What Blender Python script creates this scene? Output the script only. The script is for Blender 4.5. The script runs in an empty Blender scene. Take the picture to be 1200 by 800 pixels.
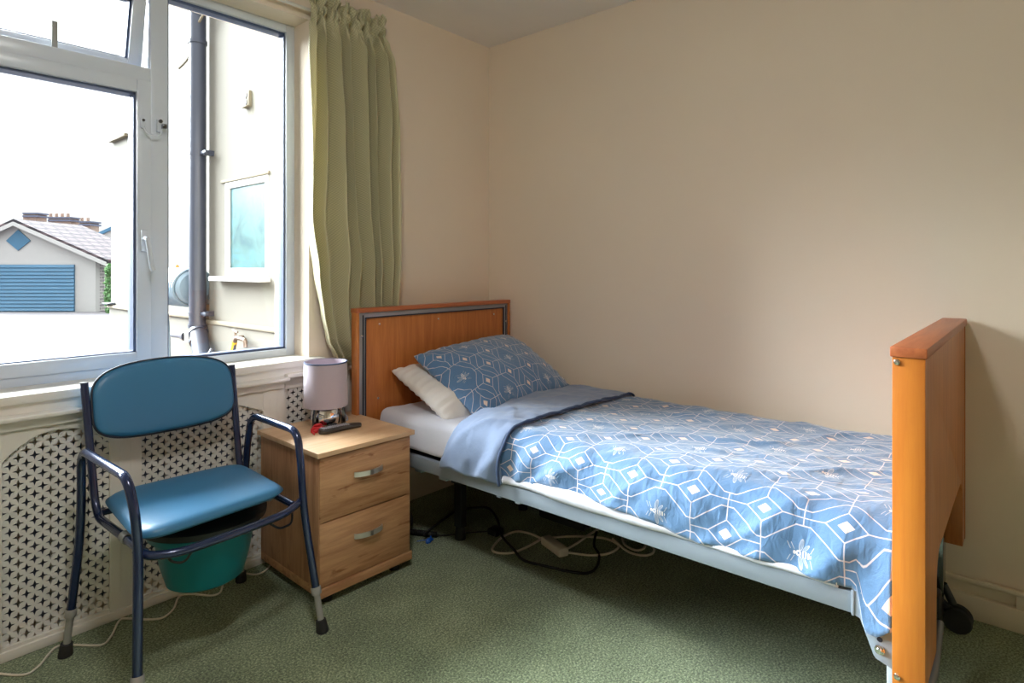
import bpy, bmesh, math, random
from mathutils import Vector, Matrix, noise
random.seed(7)
PI = math.pi
sc = bpy.context.scene
C = sc.collection

# ------------------------------------------------------------------ materials
def s2l(c):
    return tuple((v/12.92 if v <= .04045 else ((v+.055)/1.055)**2.4) for v in [x/255 for x in c])

def new_mat(name):
    m = bpy.data.materials.new(name); m.use_nodes = True
    nt = m.node_tree
    return m, nt, nt.nodes['Principled BSDF']

def setp(b, **k):
    names = {'color': 'Base Color', 'rough': 'Roughness', 'metal': 'Metallic', 'spec': 'Specular IOR Level', 'coat': 'Coat Weight',
             'sheen': 'Sheen Weight', 'trans': 'Transmission Weight', 'ior': 'IOR'}
    for a, v in k.items():
        s = b.inputs[names[a]]
        s.default_value = (*v, 1) if a == 'color' else v

def coord(nt, kind='Object'):
    return nt.nodes.new('ShaderNodeTexCoord').outputs[kind]

def mapping(nt, src, scale=(1, 1, 1), rot=(0, 0, 0), loc=(0, 0, 0)):
    n = nt.nodes.new('ShaderNodeMapping'); nt.links.new(src, n.inputs['Vector'])
    n.inputs['Scale'].default_value = scale; n.inputs['Rotation'].default_value = rot; n.inputs['Location'].default_value = loc
    return n.outputs['Vector']

def noise_tex(nt, vec, scale, detail=3, rough=.5, dist=0):
    n = nt.nodes.new('ShaderNodeTexNoise'); nt.links.new(vec, n.inputs['Vector'])
    n.inputs['Scale'].default_value = scale; n.inputs['Detail'].default_value = detail
    n.inputs['Roughness'].default_value = rough; n.inputs['Distortion'].default_value = dist
    return n.outputs['Fac']

def ramp(nt, fac, stops):
    n = nt.nodes.new('ShaderNodeValToRGB'); nt.links.new(fac, n.inputs['Fac'])
    e = n.color_ramp.elements
    while len(e) < len(stops): e.new(.5)
    for i, (p, c) in enumerate(stops):
        e[i].position = p; e[i].color = (*c, 1)
    return n.outputs['Color']

def bump(nt, b, height, strength=.3, dist=.002):
    n = nt.nodes.new('ShaderNodeBump'); nt.links.new(height, n.inputs['Height'])
    n.inputs['Strength'].default_value = strength; n.inputs['Distance'].default_value = dist
    nt.links.new(n.outputs['Normal'], b.inputs['Normal'])

def plain(name, rgb, rough=.5, metal=0, vary=.06, nscale=6, bscale=None, bstr=.15, bdist=.001, spec=None, sheen=None, coat=None):
    m, nt, b = new_mat(name)
    c = s2l(rgb)
    setp(b, rough=rough, metal=metal)
    if spec is not None: setp(b, spec=spec)
    if sheen is not None: setp(b, sheen=sheen)
    if coat is not None: setp(b, coat=coat)
    co = coord(nt)
    f = noise_tex(nt, co, nscale, 4)
    nt.links.new(ramp(nt, f, [(.3, tuple(x*(1-vary) for x in c)), (.7, tuple(min(1, x*(1+vary)) for x in c))]), b.inputs['Base Color'])
    if bscale: bump(nt, b, noise_tex(nt, co, bscale, 3), bstr, bdist)
    return m

class E:
    """tiny expression builder for shader math"""
    nt = None
    def __init__(s, v): s.v = v
    @staticmethod
    def op(o, *a):
        n = E.nt.nodes.new('ShaderNodeMath'); n.operation = o
        for i, x in enumerate(a):
            x = x.v if isinstance(x, E) else x
            if isinstance(x, (int, float)): n.inputs[i].default_value = x
            else: E.nt.links.new(x, n.inputs[i])
        return E(n.outputs[0])
    def __add__(s, o): return E.op('ADD', s, o)
    __radd__ = __add__
    def __sub__(s, o): return E.op('SUBTRACT', s, o)
    def __rsub__(s, o): return E.op('SUBTRACT', o, s)
    def __mul__(s, o): return E.op('MULTIPLY', s, o)
    __rmul__ = __mul__
    def __truediv__(s, o): return E.op('DIVIDE', s, o)
    def abs(s): return E.op('ABSOLUTE', s)
    def floor(s): return E.op('FLOOR', s)
    def gt(s, o): return E.op('GREATER_THAN', s, o)
    def lt(s, o): return E.op('LESS_THAN', s, o)
    def max(s, o): return E.op('MAXIMUM', s, o)
    def min(s, o): return E.op('MINIMUM', s, o)
    def clamp(s): return s.max(0.).min(1.)
    def near(s, w, soft=.006): return ((w - s.abs())/soft + .5).clamp()

def mixcol(nt, fac, a, b):
    n = nt.nodes.new('ShaderNodeMix'); n.data_type = 'RGBA'
    fac = fac.v if isinstance(fac, E) else fac
    nt.links.new(fac, n.inputs[0])
    for i, x in ((6, a), (7, b)):
        if isinstance(x, tuple): n.inputs[i].default_value = (*x, 1)
        else: nt.links.new(x, n.inputs[i])
    return n.outputs[2]

def bee_fabric(name, a=.195, c=.18, rot=0., off=(0, 0)):
    m, nt, b = new_mat(name); E.nt = nt
    setp(b, rough=.72, sheen=.45)
    uv = mapping(nt, coord(nt, 'UV'), rot=(0, 0, rot), loc=(off[0], off[1], 0))
    sep = nt.nodes.new('ShaderNodeSeparateXYZ'); nt.links.new(uv, sep.inputs[0])
    p = E(sep.outputs[0])/a; q = E(sep.outputs[1])/c
    ip, iq = p.floor(), q.floor()
    rp, rq = p-ip-.5, q-iq-.5                      # coordinates about the cell centre
    bx, by = rp.abs(), rq.abs()
    fx, fy = .5-bx, .5-by                          # distances from the corner site
    RX_, RY_ = .245, .19
    dA = fx/RX_+fy/RY_; dB = bx/RX_+by/RY_
    par = E.op('FLOORED_MODULO', ip+iq, 2.)
    sq = par.gt(.5); bee = 1-sq
    w = .0070
    L = ((dA-1.)*.15).near(w)
    g = .395-((fx-.055)/.36).clamp()*.285          # zigzag running past the rhombi
    L = L.max(((fy-g)*.79).near(w))
    L = L.max(((dB-1.)*.15).near(w)*sq)
    L = L.max(fx.near(w)*fy.gt(RY_)).max(fy.near(w)*fx.gt(RX_))
    L = L.max(bx.near(w)*by.gt(RY_)*sq).max(by.near(w)*bx.gt(RX_)*sq).max(bx.near(w)*by.gt(.39))
    dia = (dA-0.).near(.40, .03).max((dB-0.).near(.40, .03)*sq)
    def ell(cx, cy, rx, ry, ang=0.):
        dx, dy = rp-cx, rq-cy
        c_, s_ = math.cos(ang), math.sin(ang)
        ex = (dx*c_+dy*s_)/rx; ey = (dy*c_-dx*s_)/ry
        return ex*ex+ey*ey
    stripes = E.op('SINE', rp*(2*PI/.036)).gt(-.3)
    body = ell(.045, 0, .075, .044).lt(1.)*stripes
    thor = ell(-.045, 0, .032, .040); thor = thor.lt(1.)*thor.gt(.12)
    head = ell(-.092, 0, .018, .026).lt(1.)
    B = body.max(thor).max(head)
    for sg in (1, -1):
        for cx, cy, an, rx, ry in ((-.012, .118, -.18, .026, .092), (.045, .088, -.62, .020, .066)):
            d = ell(cx, cy*sg, rx, ry, an*sg)
            B = B.max((d-.84).near(.16, .1)*.75).max(d.lt(1.)*.22)
            e = ell(cx, cy*sg, rx*.3, ry, an*sg)
            B = B.max((e-.8).near(.25, .1)*.5)
    for lx in (-.12, -.075, .085):
        B = B.max(((rp-lx)+.45*by*(1 if lx > 0 else -1)*-1.).near(.004)*by.lt(.13)*by.gt(.04)*.7)
    B = B*bee
    nz = noise_tex(nt, coord(nt, 'UV'), 900, 1)
    base = ramp(nt, nz, [(.3, s2l((74, 113, 156))), (.7, s2l((90, 131, 174)))])
    col = mixcol(nt, (L*.85), base, s2l((224, 212, 214)))
    col = mixcol(nt, dia, col, s2l((230, 208, 196)))
    col = mixcol(nt, (B*.85), col, s2l((232, 224, 220)))
    nt.links.new(col, b.inputs['Base Color'])
    bump(nt, b, noise_tex(nt, mapping(nt, coord(nt), scale=(1, 1.6, 1)), 22, 4, .55, .6), .55, .010)
    return m

def wood(name, light, dark, axis='z', scale=1., rough=.4, knots=0., coat=0.):
    m, nt, b = new_mat(name)
    setp(b, rough=rough, coat=coat)
    st = {'x': (1.2, 16, 16), 'y': (16, 1.2, 16), 'z': (16, 16, 1.2)}[axis]
    v = mapping(nt, coord(nt), scale=tuple(k*scale for k in st))
    f1 = noise_tex(nt, v, 2.2, 6, .6, .6)
    f2 = noise_tex(nt, v, 9, 4, .6, .2)
    E.nt = nt
    f = E(f1)*.7+E(f2)*.3
    if knots:
        v2 = mapping(nt, coord(nt), scale=tuple({'x': (3, 9, 9), 'y': (9, 3, 9), 'z': (9, 9, 3)}[axis]))
        f = f-(E(noise_tex(nt, v2, 1.6, 3, .6, 1.2))-.6).max(0.)*knots
    nt.links.new(ramp(nt, f.v, [(.3, s2l(dark)), (.62, s2l(light))]), b.inputs['Base Color'])
    bump(nt, b, f2, .06, .001)
    return m

M = {}
def carpet():
    m, nt, b = new_mat('carpet'); setp(b, rough=.95, sheen=.3, spec=.1)
    co = coord(nt)
    f = noise_tex(nt, co, 150, 3, .8); g = noise_tex(nt, co, 5, 3)
    E.nt = nt
    h = E(f)*.85+E(g)*.15
    nt.links.new(ramp(nt, h.v, [(.38, s2l((60, 70, 46))), (.5, s2l((116, 134, 96))), (.62, s2l((186, 198, 158)))]), b.inputs['Base Color'])
    bump(nt, b, noise_tex(nt, co, 330, 3, .7), .8, .006)
    return m
M['carpet'] = carpet()
M['wall'] = plain('wall_paint', (231, 216, 197), .85, vary=.015, nscale=2, bscale=140, bstr=.08)
M['ceiling'] = plain('ceiling_paint', (234, 229, 227), .9, vary=.01, bscale=90, bstr=.1)
M['skirt'] = plain('cream_gloss', (226, 214, 192), .4, vary=.02)
M['white_paint'] = plain('white_paint', (228, 224, 216), .4, vary=.02)
M['lattice'] = plain('lattice_white', (224, 222, 218), .5, vary=.02)
M['upvc'] = plain('white_upvc', (206, 214, 226), .3, vary=.01)
M['gasket'] = plain('grey_gasket', (74, 88, 120), .5)
M['steel'] = plain('brushed_steel', (222, 218, 212), .42, .85)
M['chrome'] = plain('chrome', (226, 226, 230), .06, 1.0, vary=.01)
M['darkchrome'] = plain('dark_chrome', (120, 122, 128), .15, 1.0, vary=.01)
M['alu'] = plain('aluminium_track', (150, 152, 160), .35, .6)
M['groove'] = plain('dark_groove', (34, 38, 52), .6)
M['bedgrey'] = plain('grey_bed_enamel', (146, 158, 172), .4, vary=.02)
M['beech_v'] = wood('beech_upright', (196, 122, 62), (166, 92, 42), 'z', 1., .38)
M['beech_x'] = wood('beech_lying', (194, 120, 62), (164, 92, 44), 'x', 1., .38)
M['edge'] = wood('orange_beech_edge', (204, 126, 46), (188, 106, 36), 'z', .8, .35)
M['cap'] = wood('red_brown_cap', (186, 108, 66), (160, 86, 50), 'x', 1., .38)
M['oak_x'] = wood('oak_lying', (202, 156, 114), (148, 98, 62), 'x', .8, .5, knots=2.6)
M['oak_z'] = wood('oak_upright', (194, 148, 110), (142, 96, 64), 'z', .8, .5, knots=1.6)
M['oak_top'] = wood('oak_top', (224, 188, 150), (200, 158, 118), 'x', .8, .45, knots=.5)
M['black'] = plain('black_plastic', (24, 24, 26), .45)
M['rubber'] = plain('dark_rubber', (40, 40, 40), .8)
M['navy'] = plain('navy_enamel', (34, 48, 84), .22, .35, vary=.03, coat=.6)
M['vinyl'] = plain('blue_vinyl', (56, 118, 160), .38, vary=.02, bscale=420, bstr=.06)
M['greyplastic'] = plain('grey_plastic', (150, 150, 146), .5)
M['teal'] = plain('teal_plastic', (8, 112, 120), .3, vary=.03)
M['sheet'] = plain('white_sheet', (214, 216, 228), .85, vary=.02, bscale=26, bstr=.35, bdist=.006, sheen=.2)
M['pillow_w'] = plain('white_pillowcase', (226, 222, 220), .85, vary=.02, bscale=22, bstr=.4, bdist=.006, sheen=.2)
M['plainblue'] = plain('plain_blue_cotton', (122, 140, 172), .8, vary=.04, nscale=12, bscale=30, bstr=.4, bdist=.006, sheen=.25)
M['bee'] = bee_fabric('bee_print_cotton', .195, .18, 0, (.055, .085))
M['bee_p'] = bee_fabric('bee_print_pillowcase', .165, .155, PI/2, (.02, .03))
M['navycord'] = plain('blue_piping', (60, 78, 110), .8)
M['lampshade'] = plain('mauve_shade', (184, 170, 182), .7, vary=.02, bscale=500, bstr=.1, sheen=.4)
M['red'] = plain('red_plastic', (220, 40, 48), .4)
M['whitecable'] = plain('white_cable', (222, 214, 196), .5)
M['blackcable'] = plain('black_cable', (18, 18, 20), .5)
M['bluecap'] = plain('bright_blue_plastic', (20, 90, 190), .4)
M['remote'] = plain('grey_brown_plastic', (66, 62, 60), .4)
M['button'] = plain('pale_buttons', (176, 176, 186), .5)
M['render'] = plain('cream_render', (104, 100, 91), .9, vary=.02, nscale=1, bscale=60, bstr=.2)
M['ledge'] = plain('cream_ledge', (110, 101, 83), .8)
M['pipe'] = plain('grey_pipe', (50, 54, 67), .35, vary=.08, nscale=9)
M['hose'] = plain('pale_hose', (116, 134, 146), .4)
M['orange'] = plain('orange_plastic', (226, 140, 60), .5)
M['yellow'] = plain('yellow_tape', (230, 176, 40), .5)
M['brass'] = plain('weathered_brass', (120, 104, 92), .4, .7)
M['tarmac'] = plain('pale_tarmac', (80, 76, 79), .95, vary=.06, nscale=1.5, bscale=30, bstr=.3)
M['garagewhite'] = plain('white_render', (178, 176, 174), .9, vary=.02)
M['chimneyb'] = plain('chimney_brick', (140, 122, 112), .9, vary=.1, nscale=8)
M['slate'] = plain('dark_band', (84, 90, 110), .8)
M['redroof'] = plain('red_clay_roof', (120, 92, 92), .9, vary=.1, nscale=3)
M['bluedoor'] = plain('blue_paint', (62, 108, 138), .5, vary=.06, nscale=2)
M['foliage'] = plain('foliage', (110, 150, 100), .8, vary=.3, nscale=9)

def curtain_mat():
    m, nt, b = new_mat('olive_curtain'); setp(b, rough=.6, sheen=.35)
    uv = coord(nt, 'UV'); E.nt = nt
    sep = nt.nodes.new('ShaderNodeSeparateXYZ'); nt.links.new(uv, sep.inputs[0])
    u = E.op('SINE', E(sep.outputs[0])*(2*PI/.011)); v = E.op('SINE', E(sep.outputs[1])*(2*PI/.011))
    d = (u*v)*.5+.5
    nt.links.new(ramp(nt, d.v, [(.2, s2l((196, 190, 152))), (.8, s2l((234, 228, 190)))]), b.inputs['Base Color'])
    bump(nt, b, d.v, .25, .001)
    tr = nt.nodes.new('ShaderNodeBsdfTranslucent'); tr.inputs[0].default_value = (*s2l((196, 188, 140)), 1)
    mx = nt.nodes.new('ShaderNodeMixShader'); mx.inputs[0].default_value = .28
    nt.links.new(b.outputs[0], mx.inputs[1]); nt.links.new(tr.outputs[0], mx.inputs[2])
    nt.links.new(mx.outputs[0], nt.nodes['Material Output'].inputs['Surface'])
    return m
M['curtain'] = curtain_mat()

def roof_mat():
    m, nt, b = new_mat('brown_roof_tiles'); setp(b, rough=.85)
    br = nt.nodes.new('ShaderNodeTexBrick'); nt.links.new(coord(nt, 'UV'), br.inputs['Vector'])
    br.inputs['Scale'].default_value = 1
    br.inputs['Color1'].default_value = (*s2l((74, 62, 66)), 1); br.inputs['Color2'].default_value = (*s2l((90, 76, 80)), 1)
    br.inputs['Mortar'].default_value = (*s2l((36, 30, 38)), 1)
    br.inputs['Mortar Size'].default_value = .07; br.inputs['Brick Width'].default_value = .6; br.inputs['Row Height'].default_value = .42
    nt.links.new(br.outputs['Color'], b.inputs['Base Color'])
    return m
M['tiles'] = roof_mat()
def brick_mat():
    m, nt, b = new_mat('grey_stone_wall'); setp(b, rough=.9)
    br = nt.nodes.new('ShaderNodeTexBrick'); nt.links.new(coord(nt, 'UV'), br.inputs['Vector'])
    br.inputs['Color1'].default_value = (*s2l((150, 146, 146)), 1); br.inputs['Color2'].default_value = (*s2l((120, 116, 120)), 1)
    br.inputs['Mortar'].default_value = (*s2l((190, 186, 180)), 1)
    br.inputs['Scale'].default_value = 1; br.inputs['Brick Width'].default_value = .4; br.inputs['Row Height'].default_value = .14
    br.inputs['Mortar Size'].default_value = .02
    nt.links.new(br.outputs['Color'], b.inputs['Base Color'])
    return m
M['stone'] = brick_mat()

def glass_mat():
    m = bpy.data.materials.new('window_glass'); m.use_nodes = True; nt = m.node_tree
    for n in list(nt.nodes):
        if n.type != 'OUTPUT_MATERIAL': nt.nodes.remove(n)
    out = nt.nodes['Material Output']
    t = nt.nodes.new('ShaderNodeBsdfTransparent'); t.inputs[0].default_value = (.96, .975, .97, 1)
    g = nt.nodes.new('ShaderNodeBsdfGlossy'); g.inputs['Roughness'].default_value = .02
    fr = nt.nodes.new('ShaderNodeFresnel'); fr.inputs['IOR'].default_value = 1.35
    mx = nt.nodes.new('ShaderNodeMixShader')
    nt.links.new(fr.outputs[0], mx.inputs[0]); nt.links.new(t.outputs[0], mx.inputs[1]); nt.links.new(g.outputs[0], mx.inputs[2])
    nt.links.new(mx.outputs[0], out.inputs['Surface'])
    return m
M['glass'] = glass_mat()

def painted_reflection():
    m, nt, b = new_mat('painted_reflection_glass'); setp(b, rough=.35, spec=.12)
    co = mapping(nt, coord(nt), scale=(1, 1.2, 1.6))
    f = noise_tex(nt, co, 3.5, 6, .65, .8)
    nt.links.new(ramp(nt, f, [(.3, s2l((34, 60, 72))), (.5, s2l((66, 94, 92))), (.68, s2l((66, 108, 124)))]), b.inputs['Base Color'])  # blue and green blotches paint the pane's reflection into its base colour
    return m
M['farglass'] = painted_reflection()

# ------------------------------------------------------------------ geometry helpers
def bmx(): return bmesh.new()

def addbox(bm, x0, x1, y0, y1, z0, z1, bev=0., seg=2):
    t = bmesh.new()
    bmesh.ops.create_cube(t, size=1)
    bmesh.ops.scale(t, vec=(x1-x0, y1-y0, z1-z0), verts=t.verts)
    if bev: bmesh.ops.bevel(t, geom=t.edges[:], offset=bev, segments=seg, affect='EDGES', profile=.5)
    bmesh.ops.translate(t, vec=((x0+x1)/2, (y0+y1)/2, (z0+z1)/2), verts=t.verts)
    merge(bm, t); return bm

def merge(bm, t, mat=None):
    if mat is not None: bmesh.ops.transform(t, matrix=mat, verts=t.verts)
    me = bpy.data.meshes.new('tmp'); t.to_mesh(me); t.free(); bm.from_mesh(me); bpy.data.meshes.remove(me)

def fillet(pts, r, n=6):
    pts = [Vector(p) for p in pts]; out = [pts[0]]
    for i in range(1, len(pts)-1):
        a, b, c = pts[i-1], pts[i], pts[i+1]
        rr = r[i] if isinstance(r, (list, tuple)) else r
        d1 = (a-b); d2 = (c-b); l = min(rr, d1.length*.48, d2.length*.48)
        p0 = b+d1.normalized()*l; p2 = b+d2.normalized()*l
        for k in range(n+1):
            t = k/n; out.append(p0*(1-t)**2+b*2*t*(1-t)+p2*t*t)
    out.append(pts[-1]); return out

def crom(pts, n=8, closed=False):
    P = [Vector(p) for p in pts]; out = []
    N = len(P)
    for i in range(N if closed else N-1):
        g = (lambda k: P[k % N]) if closed else (lambda k: P[max(0, min(N-1, k))])
        a, b, c, d = g(i-1), g(i), g(i+1), g(i+2)
        for k in range(n):
            t = k/n
            out.append(.5*((2*b)+(c-a)*t+(2*a-5*b+4*c-d)*t*t+(3*b-a-3*c+d)*t**3))
    if not closed: out.append(P[-1])
    return out

def tube(bm, pts, r, seg=12, caps=True, radii=None):
    pts = [Vector(p) for p in pts]
    q = [pts[0]]; rad = [radii[0] if radii else r]
    for i, p in enumerate(pts[1:]):
        if (p-q[-1]).length > 1e-5: q.append(p); rad.append(radii[i+1] if radii else r)
    pts = q
    tans = []
    for i in range(len(pts)):
        a = pts[max(0, i-1)]; b = pts[min(len(pts)-1, i+1)]
        tans.append((b-a).normalized())
    n = tans[0].orthogonal().normalized()
    rings = []
    for i, p in enumerate(pts):
        t = tans[i]
        n = (n-t*n.dot(t))
        n = n.normalized() if n.length > 1e-6 else t.orthogonal().normalized()
        b = t.cross(n)
        rings.append([bm.verts.new(p+(n*math.cos(2*PI*k/seg)+b*math.sin(2*PI*k/seg))*rad[i]) for k in range(seg)])
    for i in range(len(rings)-1):
        for k in range(seg):
            bm.faces.new((rings[i][k], rings[i][(k+1) % seg], rings[i+1][(k+1) % seg], rings[i+1][k]))
    if caps:
        bm.faces.new(rings[0][::-1]); bm.faces.new(rings[-1])
    return bm

def lathe(bm, prof, c=(0, 0, 0), seg=32, mat=None, sx=1., sy=1.):
    """prof: list of (radius, z)"""
    t = bmesh.new(); rings = []
    for r, z in prof:
        if r < 1e-5: rings.append([t.verts.new((0, 0, z))])
        else: rings.append([t.verts.new((r*sx*math.cos(2*PI*k/seg), r*sy*math.sin(2*PI*k/seg), z)) for k in range(seg)])
    for a, b in zip(rings, rings[1:]):
        for k in range(seg):
            k2 = (k+1) % seg
            if len(a) == 1 and len(b) == 1: continue
            if len(a) == 1: t.faces.new((a[0], b[k2], b[k]))
            elif len(b) == 1: t.faces.new((a[k], a[k2], b[0]))
            else: t.faces.new((a[k], a[k2], b[k2], b[k]))
    m = Matrix.Translation(Vector(c)) @ (mat or Matrix())
    merge(bm, t, m); return bm

def prism(bm, poly, axis, a, b, bev=0.):
    """poly 2D points; axis 'x': (y,z), 'y': (x,z), 'z': (x,y); extruded from a to b"""
    f = {'x': lambda p, k: (k, p[0], p[1]), 'y': lambda p, k: (p[0], k, p[1]), 'z': lambda p, k: (p[0], p[1], k)}[axis]
    t = bmesh.new()
    v0 = [t.verts.new(f(p, a)) for p in poly]; v1 = [t.verts.new(f(p, b)) for p in poly]
    t.faces.new(v0); t.faces.new(v1[::-1])
    n = len(poly)
    for i in range(n): t.faces.new((v0[i], v1[i], v1[(i+1) % n], v0[(i+1) % n]))
    bmesh.ops.recalc_face_normals(t, faces=t.faces)
    if bev:
        bmesh.ops.bevel(t, geom=t.edges[:], offset=bev, segments=2, affect='EDGES', profile=.5)
    merge(bm, t); return bm

def wpos(o):
    v = Vector((0, 0, 0))
    while o: v = v+o.location; o = o.parent
    return v

def obj(name, bm, mat, parent=None, loc=None, smooth=40, mods=()):
    """link bm (in world coordinates) as one mesh object"""
    bmesh.ops.recalc_face_normals(bm, faces=bm.faces)
    me = bpy.data.meshes.new(name)
    if loc is None:
        if parent is not None or not bm.verts: L = wpos(parent)
        else:
            xs = [v.co for v in bm.verts]
            L = Vector(((min(v.x for v in xs)+max(v.x for v in xs))/2, (min(v.y for v in xs)+max(v.y for v in xs))/2, min(v.z for v in xs)))
    else: L = Vector(loc)
    bmesh.ops.translate(bm, vec=-L, verts=bm.verts)
    bm.to_mesh(me); bm.free()
    me.materials.append(M[mat] if isinstance(mat, str) else mat)
    o = bpy.data.objects.new(name, me); C.objects.link(o)
    o.parent = parent
    o.location = L-wpos(parent) if parent else L
    if smooth:
        for p in me.polygons: p.use_smooth = True
        try: me.set_sharp_from_angle(angle=math.radians(smooth))
        except Exception: pass
    return o

def thing(name, loc, label=None, cat=None, group=None, kind=None):
    o = bpy.data.objects.new(name, None); C.objects.link(o); o.location = loc; o.empty_display_size = .1
    return tag(o, label, cat, group, kind)

def tag(o, label=None, cat=None, group=None, kind=None):
    if label: o['label'] = label
    if cat: o['category'] = cat
    if group: o['group'] = group
    if kind: o['kind'] = kind
    return o

def struct(name, bm, mat, smooth=40):
    return tag(obj(name, bm, mat, smooth=smooth), kind='structure')

# ------------------------------------------------------------------ camera (level, shifted lens)
CAM = Vector((2.616, 2.433, 1.2)); FPX = 708.1; HZ = 314.
cd = bpy.data.cameras.new('camera'); cam = bpy.data.objects.new('camera', cd); C.objects.link(cam)
cam.location = CAM; cam.rotation_euler = (PI/2, 0, math.atan2(.7576, -.6527))
cd.sensor_width = 36; cd.lens = FPX*36/1200; cd.shift_y = -(400-HZ)/1200; cd.clip_start = .02; cd.clip_end = 500
sc.camera = cam
VF = Vector((-.7576, -.6527, 0)); VR = Vector((-.6527, .7576, 0))
def at(depth, px, py):
    """a point of the street scene at its real distance"""
    return CAM+(VF+VR*((px-600)/FPX)+Vector((0, 0, 1))*((HZ-py)/FPX))*depth
def atz(px, py, z=0.):
    d = VF+VR*((px-600)/FPX)+Vector((0, 0, 1))*((HZ-py)/FPX)
    return CAM+d*((z-CAM.z)/d.z)

# ------------------------------------------------------------------ the room
RX, RY, RZ = 3.75, 5.0, 2.5
WX0, WX1, WZ0, WZ1 = 1.173, 3.12, .795, 2.30        # window opening
b = bmx(); addbox(b, -.2, RX+.2, -.05, RY+.2, -.1, 0); struct('floor', b, 'carpet')
b = bmx(); addbox(b, -.2, RX+.2, -.3, RY+.2, RZ, RZ+.15); struct('ceiling', b, 'ceiling')
b = bmx()
addbox(b, -.2, WX0, -.3, 0, 0, RZ); addbox(b, WX1, RX+.2, -.3, 0, 0, RZ)
addbox(b, WX0, WX1, -.3, 0, 0, WZ0); addbox(b, WX0, WX1, -.3, 0, WZ1, RZ)
struct('wall_left', b, 'wall', 0)
b = bmx(); addbox(b, -.2, 0, 0, RY+.2, 0, RZ); struct('wall_right', b, 'wall', 0)
b = bmx(); addbox(b, 0, RX, RY, RY+.2, 0, RZ); struct('wall_back', b, 'wall', 0)
b = bmx(); addbox(b, RX, RX+.2, 0, RY, 0, RZ); struct('wall_front', b, 'wall', 0)
# skirting on the right wall with a sunken strip
b = bmx()
addbox(b, 0, .028, .2, RY, 0, .078, .004); addbox(b, 0, .022, .2, RY, .116, .134, .006)
addbox(b, 0, .022, 2.392, RY, .076, .118, .002); addbox(b, 0, .004, .2, 2.4, .07, .12)
struct('baseboard_right', b, 'skirt')
b = bmx(); addbox(b, 0, RX, RY-.02, RY, 0, .12, .004); struct('baseboard_back', b, 'skirt')
b = bmx(); addbox(b, RX-.02, RX, 0, RY, 0, .12, .004); struct('baseboard_front', b, 'skirt')

# ------------------------------------------------------------------ the window
win = thing('window_1', (2.1, -.15, WZ0), kind='structure')
FY0, FY1 = -.19, -.12
b = bmx()
zt = WZ1; zb = .825
addbox(b, WX0, WX0+.040, FY0, FY1, zb-.035, zt, .003)              # right stile
addbox(b, WX1-.04, WX1, FY0, FY1, zb-.035, zt, .003)
addbox(b, WX0+.0395, WX1-.0395, FY0, FY1, zt-.035, zt, .003)
addbox(b, WX0+.0395, WX1-.0395, FY0, FY1, zb-.035, zb+.012, .003)
addbox(b, 1.707, 1.768, FY0, FY1, zb+.0115, zt-.0345, .003)        # mullion
addbox(b, 2.47, 2.53, FY0, FY1, zb+.0115, zt-.0345, .003)          # second mullion
addbox(b, 1.7675, 2.4705, FY0, FY1, 1.908, 1.962, .003)            # transom
obj('window_frame', b, 'upvc', win)
def sash(name, x0, x1, z0, z1, w, rot=0., y0=FY0-.005, y1=FY1+.006):
    b = bmx()
    addbox(b, x0, x0+w, y0, y1, z0, z1, .004); addbox(b, x1-w, x1, y0, y1, z0, z1, .004)
    addbox(b, x0+w-.0005, x1-w+.0005, y0, y1, z0, z0+w, .003); addbox(b, x0+w-.0005, x1-w+.0005, y0, y1, z1-w, z1, .003)
    g = bmx(); i = w-.004
    for (a0, a1, c0, c1) in ((x0+i, x0+i+.012, z0+i, z1-i), (x1-i-.012, x1-i, z0+i, z1-i), (x0+i, x1-i, z0+i, z0+i+.008), (x0+i, x1-i, z1-i-.012, z1-i)):
        addbox(g, a0, a1, y0+.01, y1-.016, c0, c1)
    p = bmx(); addbox(p, x0+i, x1-i, (y0+y1)/2-.012, (y0+y1)/2-.008, z0+i, z1-i)
    if rot:
        piv = Vector((0, (y0+y1)/2, z1))
        R = Matrix.Translation(piv) @ Matrix.Rotation(rot, 4, 'X') @ Matrix.Translation(-piv)
        for q in (b, g, p): bmesh.ops.transform(q, matrix=R, verts=q.verts)
    s = obj(name, b, 'upvc', win)
    obj('gasket', g, 'gasket', s); obj('pane', p, 'glass', s)
    return s
side = sash('sash', 1.768, 2.472, .836, 1.910, .048)
sash('vent_sash', 1.779, 2.462, 1.955, 2.262, .046, -.25)
sash('vent_sash', 2.535, 3.075, 1.958, 2.262, .05)
b = bmx(); addbox(b, 2.5295, 3.0805, FY0, FY1, 1.908, 1.962, .003); obj('transom', b, 'upvc', win)
sash('sash', 2.532, 3.078, .836, 1.910, .048)
# fixed pane on the right
b = bmx()
for (a0, a1, c0, c1) in ((1.207, 1.219, .838, 2.265), (1.699, 1.708, .838, 2.265), (1.207, 1.708, .836, .846), (1.207, 1.708, 2.254, 2.266)):
    addbox(b, a0, a1, -.18, -.136, c0, c1)
obj('gasket', b, 'gasket', win)
b = bmx(); addbox(b, 1.207, 1.708, -.16, -.155, .838, 2.266); obj('pane', b, 'glass', win)
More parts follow.
